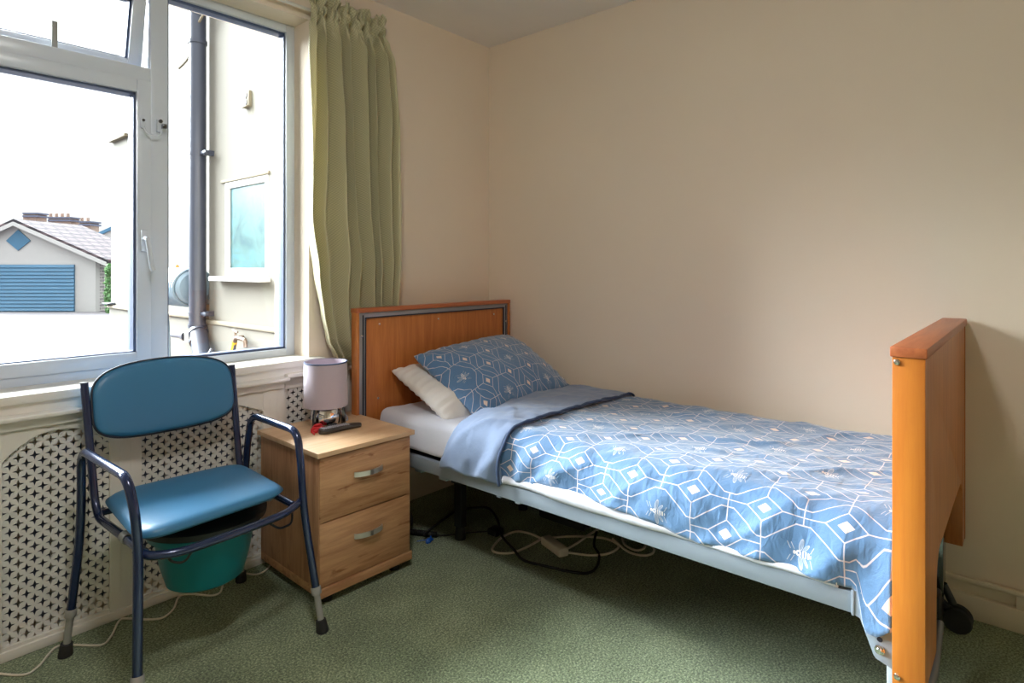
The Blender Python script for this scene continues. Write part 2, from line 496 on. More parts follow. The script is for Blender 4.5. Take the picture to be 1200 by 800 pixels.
# handle, restrictor, stay
h = bmx(); addbox(h, 1.783, 1.806, -.116, -.098, 1.262, 1.345, .004); hd = obj('handle_plate', h, 'upvc', win)
h = bmx(); tube(h, fillet([(1.796, -.100, 1.31), (1.796, -.066, 1.312), (1.783, -.06, 1.20), (1.779, -.058, 1.19)], .015), .009, 10); obj('handle_lever', h, 'upvc', win)
h = bmx(); addbox(h, 1.79, 1.806, -.116, -.104, 1.728, 1.765, .003); addbox(h, 1.729, 1.750, -.121, -.103, 1.722, 1.772, .003); rs = obj('restrictor', h, 'upvc', win)
h = bmx(); lathe(h, [(0, 0), (.007, 0), (.007, .006), (0, .006)], (1.741, -.1, 1.762), 12, Matrix.Rotation(-PI/2, 4, 'X')); addbox(h, 1.722, 1.737, -.104, -.085, 1.735, 1.752, .002)
lathe(h, [(0, 0), (.005, 0), (.005, .004), (0, .004)], (1.798, -.104, 1.757), 12, Matrix.Rotation(-PI/2, 4, 'X')); obj('restrictor_lock', h, 'darkchrome', rs)
h = bmx(); tube(h, crom([(1.798, -.1, 1.735), (1.792, -.09, 1.712), (1.768, -.085, 1.702), (1.745, -.09, 1.708), (1.736, -.1, 1.728)], 6), .0028, 8); obj('restrictor_cable', h, 'upvc', rs)
h = bmx(); addbox(h, 2.056, 2.073, -.137, -.130, 1.963, 2.055, .002); obj('stay_arm', h, 'greyplastic', win)
# inner sill board
b = bmx(); addbox(b, WX0-.05, RX-.3, -.125, .056, .777, .806, .006); addbox(b, WX0-.04, RX-.3, 0, .04, .745, .778)
tag(obj('trim_1', b, 'white_paint'), kind='structure')

# ------------------------------------------------------------------ radiator cover
rc = thing('radiator_cover', (1.9, .04, 0), 'white radiator cover with pierced star panels under the window, behind the blue chair', 'radiator cover')
def arch(x0, x1, ztop, drop, n=18):
    return [(x0+(x1-x0)*i/n, ztop-drop*abs(2*i/n-1)**2.2) for i in range(n+1)]
b = bmx()
YB0, YB1 = .046, .058
ZL = .732
panels = [(1.952, 2.236, .682, .075), (1.412, 1.856, .672, .055), (2.34, 2.78, .682, .075)]
def above(b, x0, x1, zt, dr):
    prism(b, [(x0, ZL)]+arch(x0, x1, zt, dr)+[(x1, ZL)], 'y', YB0, YB1)
for x0, x1, zt, dr in panels: above(b, x0, x1, zt, dr)
for x0, x1 in ((1.856, 1.952), (2.236, 2.34), (2.78, 3.3), (1.32, 1.412)):
    addbox(b, x0, x1, YB0, YB1+.002, .0, ZL, .001)
for x0, x1, zt, dr in panels: addbox(b, x0, x1, YB0, YB1, 0, .04)
obj('front_board', b, 'white_paint', rc)
b = bmx()
for xx in (1.888, 1.92, 1.355, 1.385):
    b = bmx(); addbox(b, xx-.004, xx+.004, .0585, .0605, .09, .66, .001); obj('pillar_moulding', b, 'white_paint', rc)
b = bmx(); addbox(b, 1.32, 3.3, .05, .066, 0, .03, .003); obj('plinth', b, 'white_paint', rc)
def lattice(x0, x1, z0, z1, y):
    b = bmx(); h = .0205
    cols = int((x1-x0)/h)+2; rows = int((z1-z0)/h)+2
    for i in range(cols):
        for j in range(rows):
            if (i+j) % 2: continue
            cx, cz = x0+i*h, z0+j*h
            out, inn = [], []
            for k in range(8):
                a = k*PI/4
                ro = h if k % 2 == 0 else h*math.sqrt(.5)
                ri = .0155 if k % 2 == 0 else .0052
                out.append(b.verts.new((cx+ro*math.cos(a), y, cz+ro*math.sin(a))))
                inn.append(b.verts.new((cx+ri*math.cos(a), y, cz+ri*math.sin(a))))
            for k in range(8): b.faces.new((out[k], out[(k+1) % 8], inn[(k+1) % 8], inn[k]))
    bmesh.ops.remove_doubles(b, verts=b.verts, dist=1e-5)
    for co, no in (((x0, 0, 0), (-1, 0, 0)), ((x1, 0, 0), (1, 0, 0)), ((0, 0, z0), (0, 0, -1)), ((0, 0, z1), (0, 0, 1))):
        bmesh.ops.bisect_plane(b, geom=b.verts[:]+b.edges[:]+b.faces[:], plane_co=co, plane_no=no, clear_outer=True)
    g = bmesh.ops.extrude_face_region(b, geom=b.faces[:])
    bmesh.ops.translate(b, vec=(0, -.004, 0), verts=[v for v in g['geom'] if isinstance(v, bmesh.types.BMVert)])
    return b
for x0, x1, zt, dr in panels: obj('star_panel', lattice(x0-.003, x1+.003, .036, zt+.003, .0455), 'lattice', rc, smooth=0)
b = bmx(); addbox(b, 1.312, 3.3, -.0, .094, .731, .745, .004); addbox(b, 1.325, 3.3, .04, .070, .700, .732, .004)
obj('shelf', b, 'white_paint', rc)
b = bmx()
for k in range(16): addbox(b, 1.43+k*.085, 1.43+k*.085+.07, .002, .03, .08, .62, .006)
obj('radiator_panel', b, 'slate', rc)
# narrower cover beside it, next to the headboard
rc2 = thing('pipe_cover', (1.15, .02, 0), 'narrow white boxed panel with pierced stars behind the lamp, next to the headboard', 'panel')
b = bmx()
addbox(b, 1.295, 1.322, 0, .03, 0, .735, .002); addbox(b, .985, 1.045, 0, .036, 0, .735, .003)
addbox(b, 1.045, 1.10, .0, .028, 0, .735, .002); addbox(b, 1.10, 1.3, .012, .03, .684, .735, .002)
obj('front_board', b, 'white_paint', rc2)
obj('star_panel', lattice(1.098, 1.298, .05, .688, .024), 'lattice', rc2, smooth=0)
b = bmx(); addbox(b, 1.1, 1.3, .002, .004, .05, .69); obj('shade_backing', b, 'groove', rc2)  # dark sheet stands in for the shade behind the star holes
b = bmx(); addbox(b, .962, 1.310, 0, .068, .736, .754, .004); obj('shelf', b, 'white_paint', rc2)

# ------------------------------------------------------------------ curtain and rail
rl = thing('curtain_rail', (1.9, .09, 2.36), 'white curtain rail along the top of the window, carrying the olive curtain', 'curtain rail')
b = bmx(); tube(b, [(.87, .034, 2.33), (RX-.35, .034, 2.33)], .007, 12); obj('pole', b, 'white_paint', rl)
for xx in (2.2, 3.2):
    b = bmx(); addbox(b, xx-.012, xx+.012, 0, .042, 2.318, 2.342, .003); obj('bracket', b, 'white_paint', rl)

def ss(a, b_, x):
    t = max(0, min(1, (x-a)/(b_-a))); return t*t*(3-2*t)
def interp(tab, z):
    tab = sorted(tab)
    if z <= tab[0][0]: return tab[0][1]
    for (z0, a), (z1, c) in zip(tab, tab[1:]):
        if z <= z1:
            t = (z-z0)/(z1-z0); t = t*t*(3-2*t)*.5+t*.5
            return a+(c-a)*t
    return tab[-1][1]
XL = [(.757, 1.045), (.80, 1.095), (.88, 1.135), (1.0, 1.158), (1.18, 1.187), (1.43, 1.226), (1.8, 1.230), (2.12, 1.236), (2.25, 1.228), (2.30, 1.214), (2.335, 1.222), (2.385, 1.212)]
XR = [(.757, .752), (1.05, .749), (1.45, .757), (1.88, .767), (2.15, .79), (2.27, .816), (2.31, .83), (2.38, .838)]
def curtain():
    b = bmx(); uvl = b.loops.layers.uv.new('UVMap')
    nu, nv = 200, 110; V = {}; UV = {}
    z0, z1 = .757, 2.388
    for j in range(nv+1):
        tz = j/nv; z = z0+(z1-z0)*tz
        for i in range(nu+1):
            u = i/nu
            xl, xr = interp(XL, z), interp(XR, z)
            lo = (1-tz)
            ph = 2*PI*(7.6*u+.34*math.sin(4*u+1.2*lo)+.16*math.sin(6*lo+u*7))
            amp = (.052+.008*lo*math.sin(3*u+.8))*(1-.30*(1-ss(1.03, 1.25, z)))
            wv = math.sin(ph)+.20*math.sin(2*ph+1.1+lo)
            head = max(0, min(1, (z-2.19)/.10)); head = head*head*(3-2*head)
            y = .074+.012*ss(1.03, 1.25, z)+amp*wv*(1-.72*head)
            x = xr+(xl-xr)*u+(.012*math.cos(ph)+.010*math.sin(ph*.5+1))*(1-abs(2*u-1)**4)*(1-.5*head)
            # gathered heading above and below the tape
            fine = math.sin(2*PI*15*u+1.6*math.sin(9*u))+.7*math.sin(2*PI*27*u+2+1.3*math.sin(14*u))
            pinch = math.exp(-((z-2.298)/.014)**2)+math.exp(-((z-2.345)/.014)**2)*.7
            puff_ = math.exp(-((z-2.322)/.016)**2)+math.exp(-((z-2.375)/.018)**2)
            y += head*.010*fine*(1-.4*pinch)-.012*pinch*head+.010*puff_*head
            x += head*.007*math.sin(2*PI*19*u+z*60)
            # twisted fold at the lower left
            if z < 1.7:
                g = math.exp(-((u-.62-.2*(lo-.6))/.10)**2)*min(1, (1.7-z)/.5)
                y += .028*g*(.6+.4*math.sin(z*6))
            y += .006*noise.noise(Vector((u*6, z*3.5, 1)))
            y = min(max(y, .02+.032*head), .124+.045*ss(1.03, 1.25, z))
            zz = z+.007*(math.sin(9*PI*u)+.6*math.sin(23*PI*u))*max(0, (z-2.3)/.09) + (.006*math.sin(ph) if j == 0 else 0)
            V[i, j] = b.verts.new((x, y, max(zz, .757))); UV[i, j] = (u*1.25, z)
    for j in range(nv):
        for i in range(nu):
            ks = ((i, j), (i+1, j), (i+1, j+1), (i, j+1))
            f = b.faces.new([V[k] for k in ks])
            for l, k in zip(f.loops, ks): l[uvl].uv = UV[k]
    return b
cu = tag(obj('curtain', curtain(), 'curtain', smooth=180), 'olive green gathered curtain hanging at the side of the window above the headboard', 'curtain')
md = cu.modifiers.new('thick', 'SOLIDIFY'); md.thickness = .002

# ------------------------------------------------------------------ profiling bed
bed = thing('care_bed', (.53, 1.2, 0), 'adjustable single bed with beech end boards and grey steel side rails', 'bed')
b = bmx(); addbox(b, .034, 1.030, .136, .168, .30, 1.002, .001); hb = obj('headboard', b, 'beech_v', bed)
b = bmx(); addbox(b, .018, 1.046, .130, .184, 1.001, 1.021, .003); obj('headboard_cap', b, 'cap', hb)
b = bmx(); addbox(b, 1.030, 1.044, .134, .176, .30, 1.002, .002); obj('edge_strip', b, 'beech_v', hb); b = bmx(); addbox(b, .020, .034, .134, .182, .30, 1.002, .002); obj('edge_strip', b, 'beech_v', hb)
b = bmx()
addbox(b, 1.000, 1.030, .166, .174, .30, 1.000, .001); addbox(b, .034, .062, .166, .174, .30, 1.0, .001); addbox(b, .062, 1.0, .166, .174, .974, 1.0, .001)
tr = obj('metal_track', b, 'alu', hb)
b = bmx(); addbox(b, 1.006, 1.014, .1735, .1746, .30, .99); addbox(b, .044, .052, .1735, .1746, .30, .99); addbox(b, .06, 1.0, .1735, .1746, .974, .980); addbox(b, .993, .9995, .166, .1745, .3, .974); addbox(b, .0625, .068, .166, .1745, .3, .974)
obj('track_groove', b, 'groove', tr)
for sx, sz in ((.917, .945), (.556, .945), (.143, .945), (.925, .607), (.143, .607), (1.018, .897), (.048, .90)):
    b = bmx(); lathe(b, [(0, 0), (.006, 0), (.005, .003), (0, .0045)], (sx, .1745 if sx > 1 or sx < .1 else .168, sz), 12, Matrix.Rotation(-PI/2, 4, 'X')); obj('screw', b, 'chrome', hb)
# footboard: two posts, an arched panel, a cap
FB0, FB1 = 2.196, 2.258
def rnd(cx, cz, r, a0, a1, n=6): return [(cx+r*math.cos(a0+(a1-a0)*i/n), cz+r*math.sin(a0+(a1-a0)*i/n)) for i in range(n+1)]
poly = [(.03, 1.004), (1.036, 1.004), (1.036, .27), (.83, .27)]+[(.826, .38)]+rnd(.755, .43, .068, 0, PI/2)[0:]+[(.40, .502)]+rnd(.18, .44, .06, PI/2, PI)+[(.112, .33), (.105, .27), (.03, .27)]
b = bmx(); prism(b, poly, 'y', FB0+.002, FB1-.002, .001); fb = obj('footboard', b, 'beech_v', bed)
b = bmx(); addbox(b, 1.034, 1.046, FB0, FB1, .27, 1.004, .002); obj('edge_strip', b, 'edge', fb)['label'] = 'orange beech edge strip'
b = bmx(); addbox(b, .022, .032, FB0, FB1, .27, 1.004, .002); obj('edge_strip', b, 'beech_v', fb)
b = bmx(); addbox(b, .018, 1.050, FB0-.004, FB1+.004, 1.003, 1.026, .003); obj('footboard_cap', b, 'cap', fb)
for zz in (.992, .296):
    b = bmx(); lathe(b, [(0, 0), (.0075, 0), (.006, .004), (.002, .006), (0, .006)], (1.046, FB0+.010, zz), 14, Matrix.Rotation(PI/2, 4, 'Y')); obj('screw', b, 'chrome', fb)
# rails
for x0, x1 in ((.962, .986), (.07, .094)):
    b = bmx(); addbox(b, x0, x1, .18, 2.12, .372, .424, .003); r_ = obj('side_rail', b, 'bedgrey', bed)
    if x0 > .5:
        for yy in (.95, 1.04):
            b = bmx(); addbox(b, x0+.002, x1-.002, yy, yy+.022, .365, .3725, .002); obj('lug', b, 'bedgrey', r_)
b = bmx(); prism(b, [(2.105, .43), (2.105, .372), (2.122, .368), (2.150, .292), (2.155, .286), (2.196, .272), (2.196, .43)], 'x', .972, .988, .001)
pl = obj('corner_plate', b, 'bedgrey', bed)
b = bmx(); addbox(b, .985, .991, 2.104, 2.110, .37, .43, .001); obj('plate_rib', b, 'bedgrey', pl)
b = bmx(); lathe(b, [(0, 0), (.011, 0), (.011, .004), (.006, .006), (.006, .012), (0, .012)], (.988, 2.163, .311), 14, Matrix.Rotation(PI/2, 4, 'Y')); obj('bolt', b, 'chrome', pl)
b = bmx(); lathe(b, [(0, 0), (.006, 0), (.006, .002), (0, .002)], (.987, 2.163, .334), 14, Matrix.Rotation(PI/2, 4, 'Y')); obj('bolt_hole', b, 'groove', pl)
b = bmx(); prism(b, [(2.105, .43), (2.105, .372), (2.15, .292), (2.196, .272), (2.196, .43)], 'x', .068, .084); obj('corner_plate', b, 'bedgrey', bed)
# deck and under-frame
b = bmx(); addbox(b, .094, .962, .19, 2.16, .40, .418)
obj('mattress_deck', b, 'groove', bed)
for yy in (.46, .61, 1.2, 1.95):
    b = bmx(); zo = 0 if yy < 1 else .028; addbox(b, .094, .955, yy, yy+.045, .345+zo, .372+zo, .003); obj('cross_bar', b, 'bedgrey', bed)
for xx in (.30, .74):
    b = bmx(); addbox(b, xx-.02, xx+.02, .2, 2.15, .30, .345, .003); obj('under_beam', b, 'black', bed)
for xx, yy in ((.735, .51), (.30, .51)):
    b = bmx(); addbox(b, xx-.018, xx+.018, yy-.022, yy+.022, .055, .31, .003); addbox(b, xx-.03, xx+.03, yy-.03, yy+.03, .25, .31, .004); lathe(b, [(0, 0), (.024, 0), (.024, .02), (.018, .06), (0, .06)], (xx, yy, .001), 16); obj('leg', b, 'black', bed)
b = bmx(); addbox(b, .33, .52, .78, 1.02, .10, .29, .012); addbox(b, .36, .5, 1.02, 1.3, .16, .24, .01); addbox(b, .31, .34, .6, .9, .2, .28, .006)
mo = obj('drive_motor', b, 'black', bed)
b = bmx(); tube(b, fillet([(.54, .78, .30), (.54, .78, .265), (.54, .84, .265), (.54, .84, .30)], .02), .004, 8); obj('motor_hook', b, 'alu', mo)
# foot-end lifting column and castors
for cx in (.20, .86):
    b = bmx(); addbox(b, cx-.035, cx+.035, 2.17, 2.215, .14, .43, .003); col = obj('lifting_column', b, 'darkchrome', bed)
    b = bmx(); addbox(b, cx+.036, cx+.075, 2.168, 2.19, .15, .43, .002); obj('column_strip', b, 'upvc', col)
    b = bmx(); addbox(b, cx-.03, cx+.095, 2.165, 2.212, .055, .165, .01); tube(b, [(cx-.02, 2.21, .16), (cx-.03, 2.235, .10)], .012, 10); ca = obj('castor_bracket', b, 'black', bed)
    b = bmx(); wy = 2.245
    for o_ in (-.012, .022):
        lathe(b, [(0, -.009), (.026, -.011), (.038, -.008), (.042, 0), (.038, .008), (.026, .011), (0, .009)], (cx-.062+o_, wy, .0425), 28, Matrix.Rotation(PI/2, 4, 'Y'))
    tube(b, [(cx-.072, wy, .0425), (cx-.03, 2.2, .1)], .012, 8)
    obj('castor_wheel', b, 'rubber', ca)
for cx in (.25, .83):
    b = bmx(); lathe(b, [(0, -.014), (.03, -.016), (.045, -.01), (.05, 0), (.045, .01), (.03, .016), (0, .014)], (cx, .245, .0505), 28, Matrix.Rotation(PI/2, 4, 'Y')); addbox(b, cx-.02, cx+.02, .2, .25, .08, .33, .004); obj('castor_wheel', b, 'rubber', bed)
b = bmx(); tube(b, [(.30, 2.212, .085), (.50, 2.218, .034), (.70, 2.212, .034), (.78, 2.20, .09)], .012, 10); obj('brake_bar', b, 'alu', bed)

# ------------------------------------------------------------------ mattress
def mattress():
    b = bmx(); addbox(b, .058, .940, .19, 2.165, .42, .566, .035, 4)
    bmesh.ops.subdivide_edges(b, edges=[e for e in b.edges if e.calc_length() > .5], cuts=24, use_grid_fill=True)
    bmesh.ops.subdivide_edges(b, edges=[e for e in b.edges if e.calc_length() > .12], cuts=5, use_grid_fill=True)
    for v in b.verts:
        d = noise.noise(v.co*5)*.006+noise.noise(Vector((v.co.x*14, v.co.y*9, v.co.z*14)))*.004
        sidey = max(0, min(1, (v.co.x-.89)/.05))
        v.co.z += d*(1 if v.co.z > .5 else .3)
        v.co.x += sidey*(.010*math.sin((v.co.z-.42)/.146*PI)+.006*noise.noise(Vector((1, v.co.y*9, v.co.z*22))))
        v.co.x += sidey*.030*max(0, 1-abs(v.co.z-.443)/.03); v.co.z += sidey*.008*(1 if v.co.z < .44 else 0)
    return b
tag(obj('mattress', mattress(), 'sheet', smooth=180), 'mattress in a white fitted sheet lying on the bed', 'mattress')

# ------------------------------------------------------------------ duvet
PROF = [(.040, .520), (.050, .565), (.085, .590), (.20, .596), (.40, .600), (.62, .604), (.80, .608), (.895, .603), (.955, .578), (.985, .530), (.994, .478), (.997, .440)]
pc = crom([(x, 0, z) for x, z in PROF], 10)
arc = [0.]
for a, c in zip(pc, pc[1:]): arc.append(arc[-1]+(c-a).length)
def prof(s):
    s = max(0, min(arc[-1], s))
    for i in range(len(arc)-1):
        if s <= arc[i+1]:
            t = (s-arc[i])/(arc[i+1]-arc[i]); p = pc[i].lerp(pc[i+1], t); d = (pc[i+1]-pc[i]).normalized()
            return p, Vector((-d.z, 0, d.x))*1.
    return pc[-1], Vector((1, 0, 0))
def wrink(y, s):
    v = Vector((y, s, 0))
    n = .010*noise.noise(Vector((y*3, s*4, 2)))
    # diagonal creases
    a = y*.75+s*.9+.12*noise.noise(v*3)
    n += .013*(1-abs(math.sin(a*15)))**3*(.3+1.3*max(0, noise.noise(Vector((y*4, s*5, 9)))))
    e = y*1.1-s*.6+.15*noise.noise(v*2.3+Vector((4, 4, 4)))
    n += .006*(1-abs(math.sin(e*11)))**4*max(0, noise.noise(Vector((y*3, s*3, 21)))+.3)
    n += .006*noise.noise(Vector((y*8+s*5, s*13-y*6, 4)))+.0025*noise.noise(Vector((y*22+s*14, s*30-y*15, 7)))
    return n
def duvet_sheet(y0, y1, ns, nt_, lift, hem, seed, thick, puff=0.):
    b = bmx(); uvl = b.loops.layers.uv.new('UVMap'); V = {}; UV = {}
    S = arc[-1]
    for j in range(nt_+1):
        y = y0+(y1-y0)*j/nt_
        h = hem(y)                     # extra length at the hem
        for i in range(ns+1):
            s = S*i/ns
            p, n = prof(s)
            k = ss(.0, .12, s)
            sd = ss(S-.26, S-.03, s)
            w = wrink(y+seed, s)*(.5+.5*k)
            yy = y+(.085*math.exp(-((s-S+.26)/.17)**2)*(1-j/nt_) if puff else 0)
            # soft folds in the hanging side
            w += sd*(.008*math.sin((y+s*.55)*27+3*math.sin(y*6))+.008*noise.noise(Vector((y*13+s*7, s*6, seed))))
            w += puff*math.sin(PI*j/nt_)**.6*ss(.02, .1, s)
            q = p+n*(w+lift)
            q.z -= ss(S-.13, S, s)*h
            if y > 2.10: q.z += .004*ss(2.1, 2.19, y)*k*(1-sd); q.x += .010*ss(2.11, 2.14, y)*sd
            q.x = max(q.x, .02)
            V[i, j] = b.verts.new((q.x, yy, q.z)); UV[i, j] = (y, -s)
    for j in range(nt_):
        for i in range(ns):
            ks = ((i, j), (i+1, j), (i+1, j+1), (i, j+1))
            f = b.faces.new([V[k] for k in ks])
            for l, k in zip(f.loops, ks): l[uvl].uv = UV[k]
    return b
def hem_main(y):
    return -.004-.016*ss(1.05, 1.25, y)*(1-ss(1.4, 1.6, y))-.004*math.sin(y*17)+.088*ss(2.112, 2.135, y)*(1-.25*ss(2.155, 2.19, y))+.014*ss(1.55, 1.7, y)-.006
dv = tag(obj('duvet', duvet_sheet(.78, 2.188, 110, 190, .0, hem_main, 0, .01), 'bee', smooth=180), 'blue duvet printed with white lines and bees, spread over the bed', 'duvet')
md = dv.modifiers.new('thick', 'SOLIDIFY'); md.thickness = .012; md.offset = -1
def hem_fold(y): return .014+.006*math.sin(y*40)
b = duvet_sheet(.668, .985, 110, 50, .013, hem_fold, 5.3, .01, .010)
fo = obj('turned_back_edge', b, 'plainblue', dv, smooth=180); fo['label'] = 'plain pale blue reverse side, folded back'
md = fo.modifiers.new('thick', 'SOLIDIFY'); md.thickness = .010; md.offset = -1
b = bmx(); pts = []
for i in range(90):
    s = arc[-1]*(.03+.97*i/89); p, n = prof(s); w = wrink(.985+5.3, s)
    q = p+n*(.016+w*.8); q.z -= ss(arc[-1]-.13, arc[-1], s)*hem_fold(.985)*1.
    q.x += ss(arc[-1]-.26, arc[-1]-.03, s)*.004
    pts.append((q.x, .988+.004*math.sin(i*.5), q.z))
tube(b, pts, .0055, 8); obj('piping', b, 'navycord', dv, smooth=180)
b = bmx(); pts = []; rad = []
for i in range(140):
    y = .99+1.085*i/139
    pts.append((.984+.003*math.sin(y*21), y, max(.4350, .4355-.5*hem_main(y))+.002*math.sin(y*13)+.002*noise.noise(Vector((y*9, 0, 0))))); rad.append(.0118+.5*max(0, -hem_main(y))+.002*math.sin(y*9+1)+.002*noise.noise(Vector((y*15, 3, 0))))
tube(b, pts, .01, 10, radii=rad); li = obj('lining_edge', b, 'sheet', dv, smooth=180); li['label'] = 'white lining showing under the hem'

# ------------------------------------------------------------------ pillows
def pillow(W, D, T, nu=56, nv=44, seed=0, wr=1.):
    b = bmx(); uvl = b.loops.layers.uv.new('UVMap')
    V = {}
    for side in (1, -1):
        for j in range(nv+1):
            for i in range(nu+1):
                u, v = 2*i/nu-1, 2*j/nv-1
                edge = i in (0, nu) or j in (0, nv)
                if side == -1 and edge: V[i, j, -1] = V[i, j, 1]; continue
                pu = 1-.05*(1-u*u)*abs(v)**3*0; 
                kc = 1-.045*(abs(u)*abs(v))**6
                px = u*W/2*(1-.05*(1-v*v))*kc; py = v*D/2*(1-.06*(1-u*u))*kc
                t = (max(0, 1-abs(u)**2.6)**.62)*(max(0, 1-abs(v)**2.6)**.62)*T/2
                n = noise.noise(Vector((u*2.2+seed, v*2.2, side*3)))*.012*t/(T/2)
                r = max(abs(u), abs(v))
                n += wr*.004*ss(.55, .95, r)*math.sin(34*(u if abs(v) > abs(u) else v)+seed)*(1 if r < .995 else 0)
                V[i, j, side] = b.verts.new((px, py, side*t*(1 if side > 0 else .7)+n*(0 if edge else 1)))
        for j in range(nv):
            for i in range(nu):
                ks = [(i, j), (i+1, j), (i+1, j+1), (i, j+1)]
                vs = [V[k[0], k[1], side] for k in ks]
                if len(set(vs)) < 3: continue
                f = b.faces.new(vs if side == 1 else vs[::-1])
                kk = ks if side == 1 else ks[::-1]
                for l, k in zip(f.loops, kk): l[uvl].uv = ((k[0]/nu)*W, (k[1]/nv)*D)
    return b
def place_pillow(b, c, tilt, yaw, roll=0.):
    R = Matrix.Translation(Vector(c)) @ Matrix.Rotation(yaw, 4, 'Z') @ Matrix.Rotation(roll, 4, 'Y') @ Matrix.Rotation(tilt, 4, 'X')
    bmesh.ops.transform(b, matrix=R, verts=b.verts)
    return b
tag(obj('pillow', place_pillow(pillow(.70, .46, .19, seed=3), (.535, .40, .640), -.40, -.05, 0), 'pillow_w', smooth=180), 'white pillow squashed underneath the blue printed pillow', 'pillow')
tag(obj('pillow', place_pillow(pillow(.73, .50, .215, seed=8), (.440, .462, .690), -.54, .05, .05), 'bee_p', smooth=180), 'blue pillow printed with lines and bees, lying on top against the headboard', 'pillow')

# ------------------------------------------------------------------ bedside cabinet
NS = thing('bedside_cabinet', (1.24, .30, 0), 'oak two drawer bedside cabinet standing between the chair and the bed', 'cabinet')
NX0, NX1, NY0, NY1 = 1.045, 1.447, .085, .530
RN = Matrix.Translation(Vector((1.447, .53, 0))) @ Matrix.Rotation(math.radians(-1.5), 4, 'Z') @ Matrix.Translation(Vector((-1.447, -.53, 0)))
def npart(name, bm, mat, parent=NS):
    bmesh.ops.transform(bm, matrix=RN, verts=bm.verts); return obj(name, bm, mat, parent)
b = bmx(); addbox(b, NX1-.018, NX1, NY0, NY1-.004, .035, .531, .001); addbox(b, NX0, NX0+.018, NY0, NY1-.004, .035, .531, .001); addbox(b, NX0+.018, NX1-.018, NY0, NY0+.01, .035, .531)
npart('side_panel', b, 'oak_z')
b = bmx(); addbox(b, NX0+.016, NX1-.016, NY0+.01, NY1-.03, .07, .53); npart('drawer_box', b, 'oak_z')
b = bmx(); addbox(b, NX0-.014, NX1+.012, NY0-.01, NY1+.012, .532, .550, .0015); npart('top', b, 'oak_top')
b = bmx(); addbox(b, NX0-.006, NX1, NY0, NY1+.004, .033, .066, .001); npart('plinth', b, 'oak_x')
for z0, z1, hz in ((.299, .526, .437), (.070, .294, .209)):
    b = bmx(); addbox(b, NX0+.002, NX1-.002, NY1-.02, NY1, z0, z1, .001); d = npart('drawer', b, 'oak_x')
    b = bmx(); hx0, hx1 = 1.182, 1.306
    pts = [(hx0+(hx1-hx0)*i/14, NY1+.006+.020*math.sin(PI*i/14)**.7, hz) for i in range(15)]
    for p0, p1 in zip(pts, pts[1:]):
        prism(b, [(p0[0], p0[1]), (p1[0], p1[1]), (p1[0], p1[1]-.006), (p0[0], p0[1]-.006)], 'z', hz-.009, hz+.009)
    bmesh.ops.remove_doubles(b, verts=b.verts, dist=1e-5)
    npart('drawer_handle', b, 'steel', d)
for xx in (NX0+.05, NX1-.05):
    for yy in (NY0+.05, NY1-.04):
        b = bmx(); lathe(b, [(0, 0), (.02, 0), (.022, .008), (.014, .034), (0, .034)], (xx, yy, .0), 16); npart('castor', b, 'black')

# lamp
LX, LY, LZ = 1.222, .212, .5503
lamp = thing('table_lamp', (LX, LY, LZ), 'small table lamp with mauve drum shade and chrome base on the bedside cabinet', 'lamp')
b = bmx(); lathe(b, [(0, .004), (.048, .004), (.058, .010), (.061, .035), (.058, .060), (.050, .080), (.020, .092), (.012, .12), (0, .12)], (LX, LY, LZ), 40); obj('base', b, 'chrome', lamp)
for k in range(3):
    a = k*2*PI/3+.35; b = bmx(); ca_, sa_ = math.cos(a), math.sin(a)
    prof_ = [(.072, 0), (.071, .03), (.067, .058), (.058, .082), (.022, .096)]
    pts = [(LX+r*ca_, LY+r*sa_, LZ+.003+z) for r, z in prof_]
    tube(b, crom(pts, 5), .0095, 8, radii=None); obj('leg', b, 'darkchrome', lamp)
b = bmx(); R0, R1 = .089, .086; zb_, zt_ = LZ+.082, LZ+.262
lathe(b, [(R0, zb_), (R1, zt_), (R1-.002, zt_+.001), (R1-.004, zt_-.001), (R0-.004, zb_+.001), (R0-.002, zb_-.001), (R0, zb_)], (LX, LY, 0), 48); sh = obj('lamp_shade', b, 'lampshade', lamp)
b = bmx(); lathe(b, [(R1+.0008, zt_-.004), (R1+.0008, zt_+.0015), (R1-.004, zt_+.0015)], (LX, LY, 0), 48); obj('shade_rim', b, 'gasket', sh)
b = bmx(); lathe(b, [(0, LZ+.12), (.014, LZ+.12), (.014, LZ+.15), (.025, LZ+.18), (.026, LZ+.20), (0, LZ+.225)], (LX, LY, 0), 20)
for k in range(3): tube(b, [(LX, LY, LZ+.13), (LX+.084*math.cos(k*2.1), LY+.084*math.sin(k*2.1), LZ+.13)], .002, 6)
obj('bulb', b, 'upvc', lamp)
b = bmx(); tube(b, crom([(1.150, .195, .64), (1.146, .20, .60), (1.143, .215, .565), (1.128, .225, .554), (1.09, .17, .553), (1.06, .09, .553), (1.055, .068, .5)], 6), .0028, 8); obj('cord', b, 'upvc', lamp)

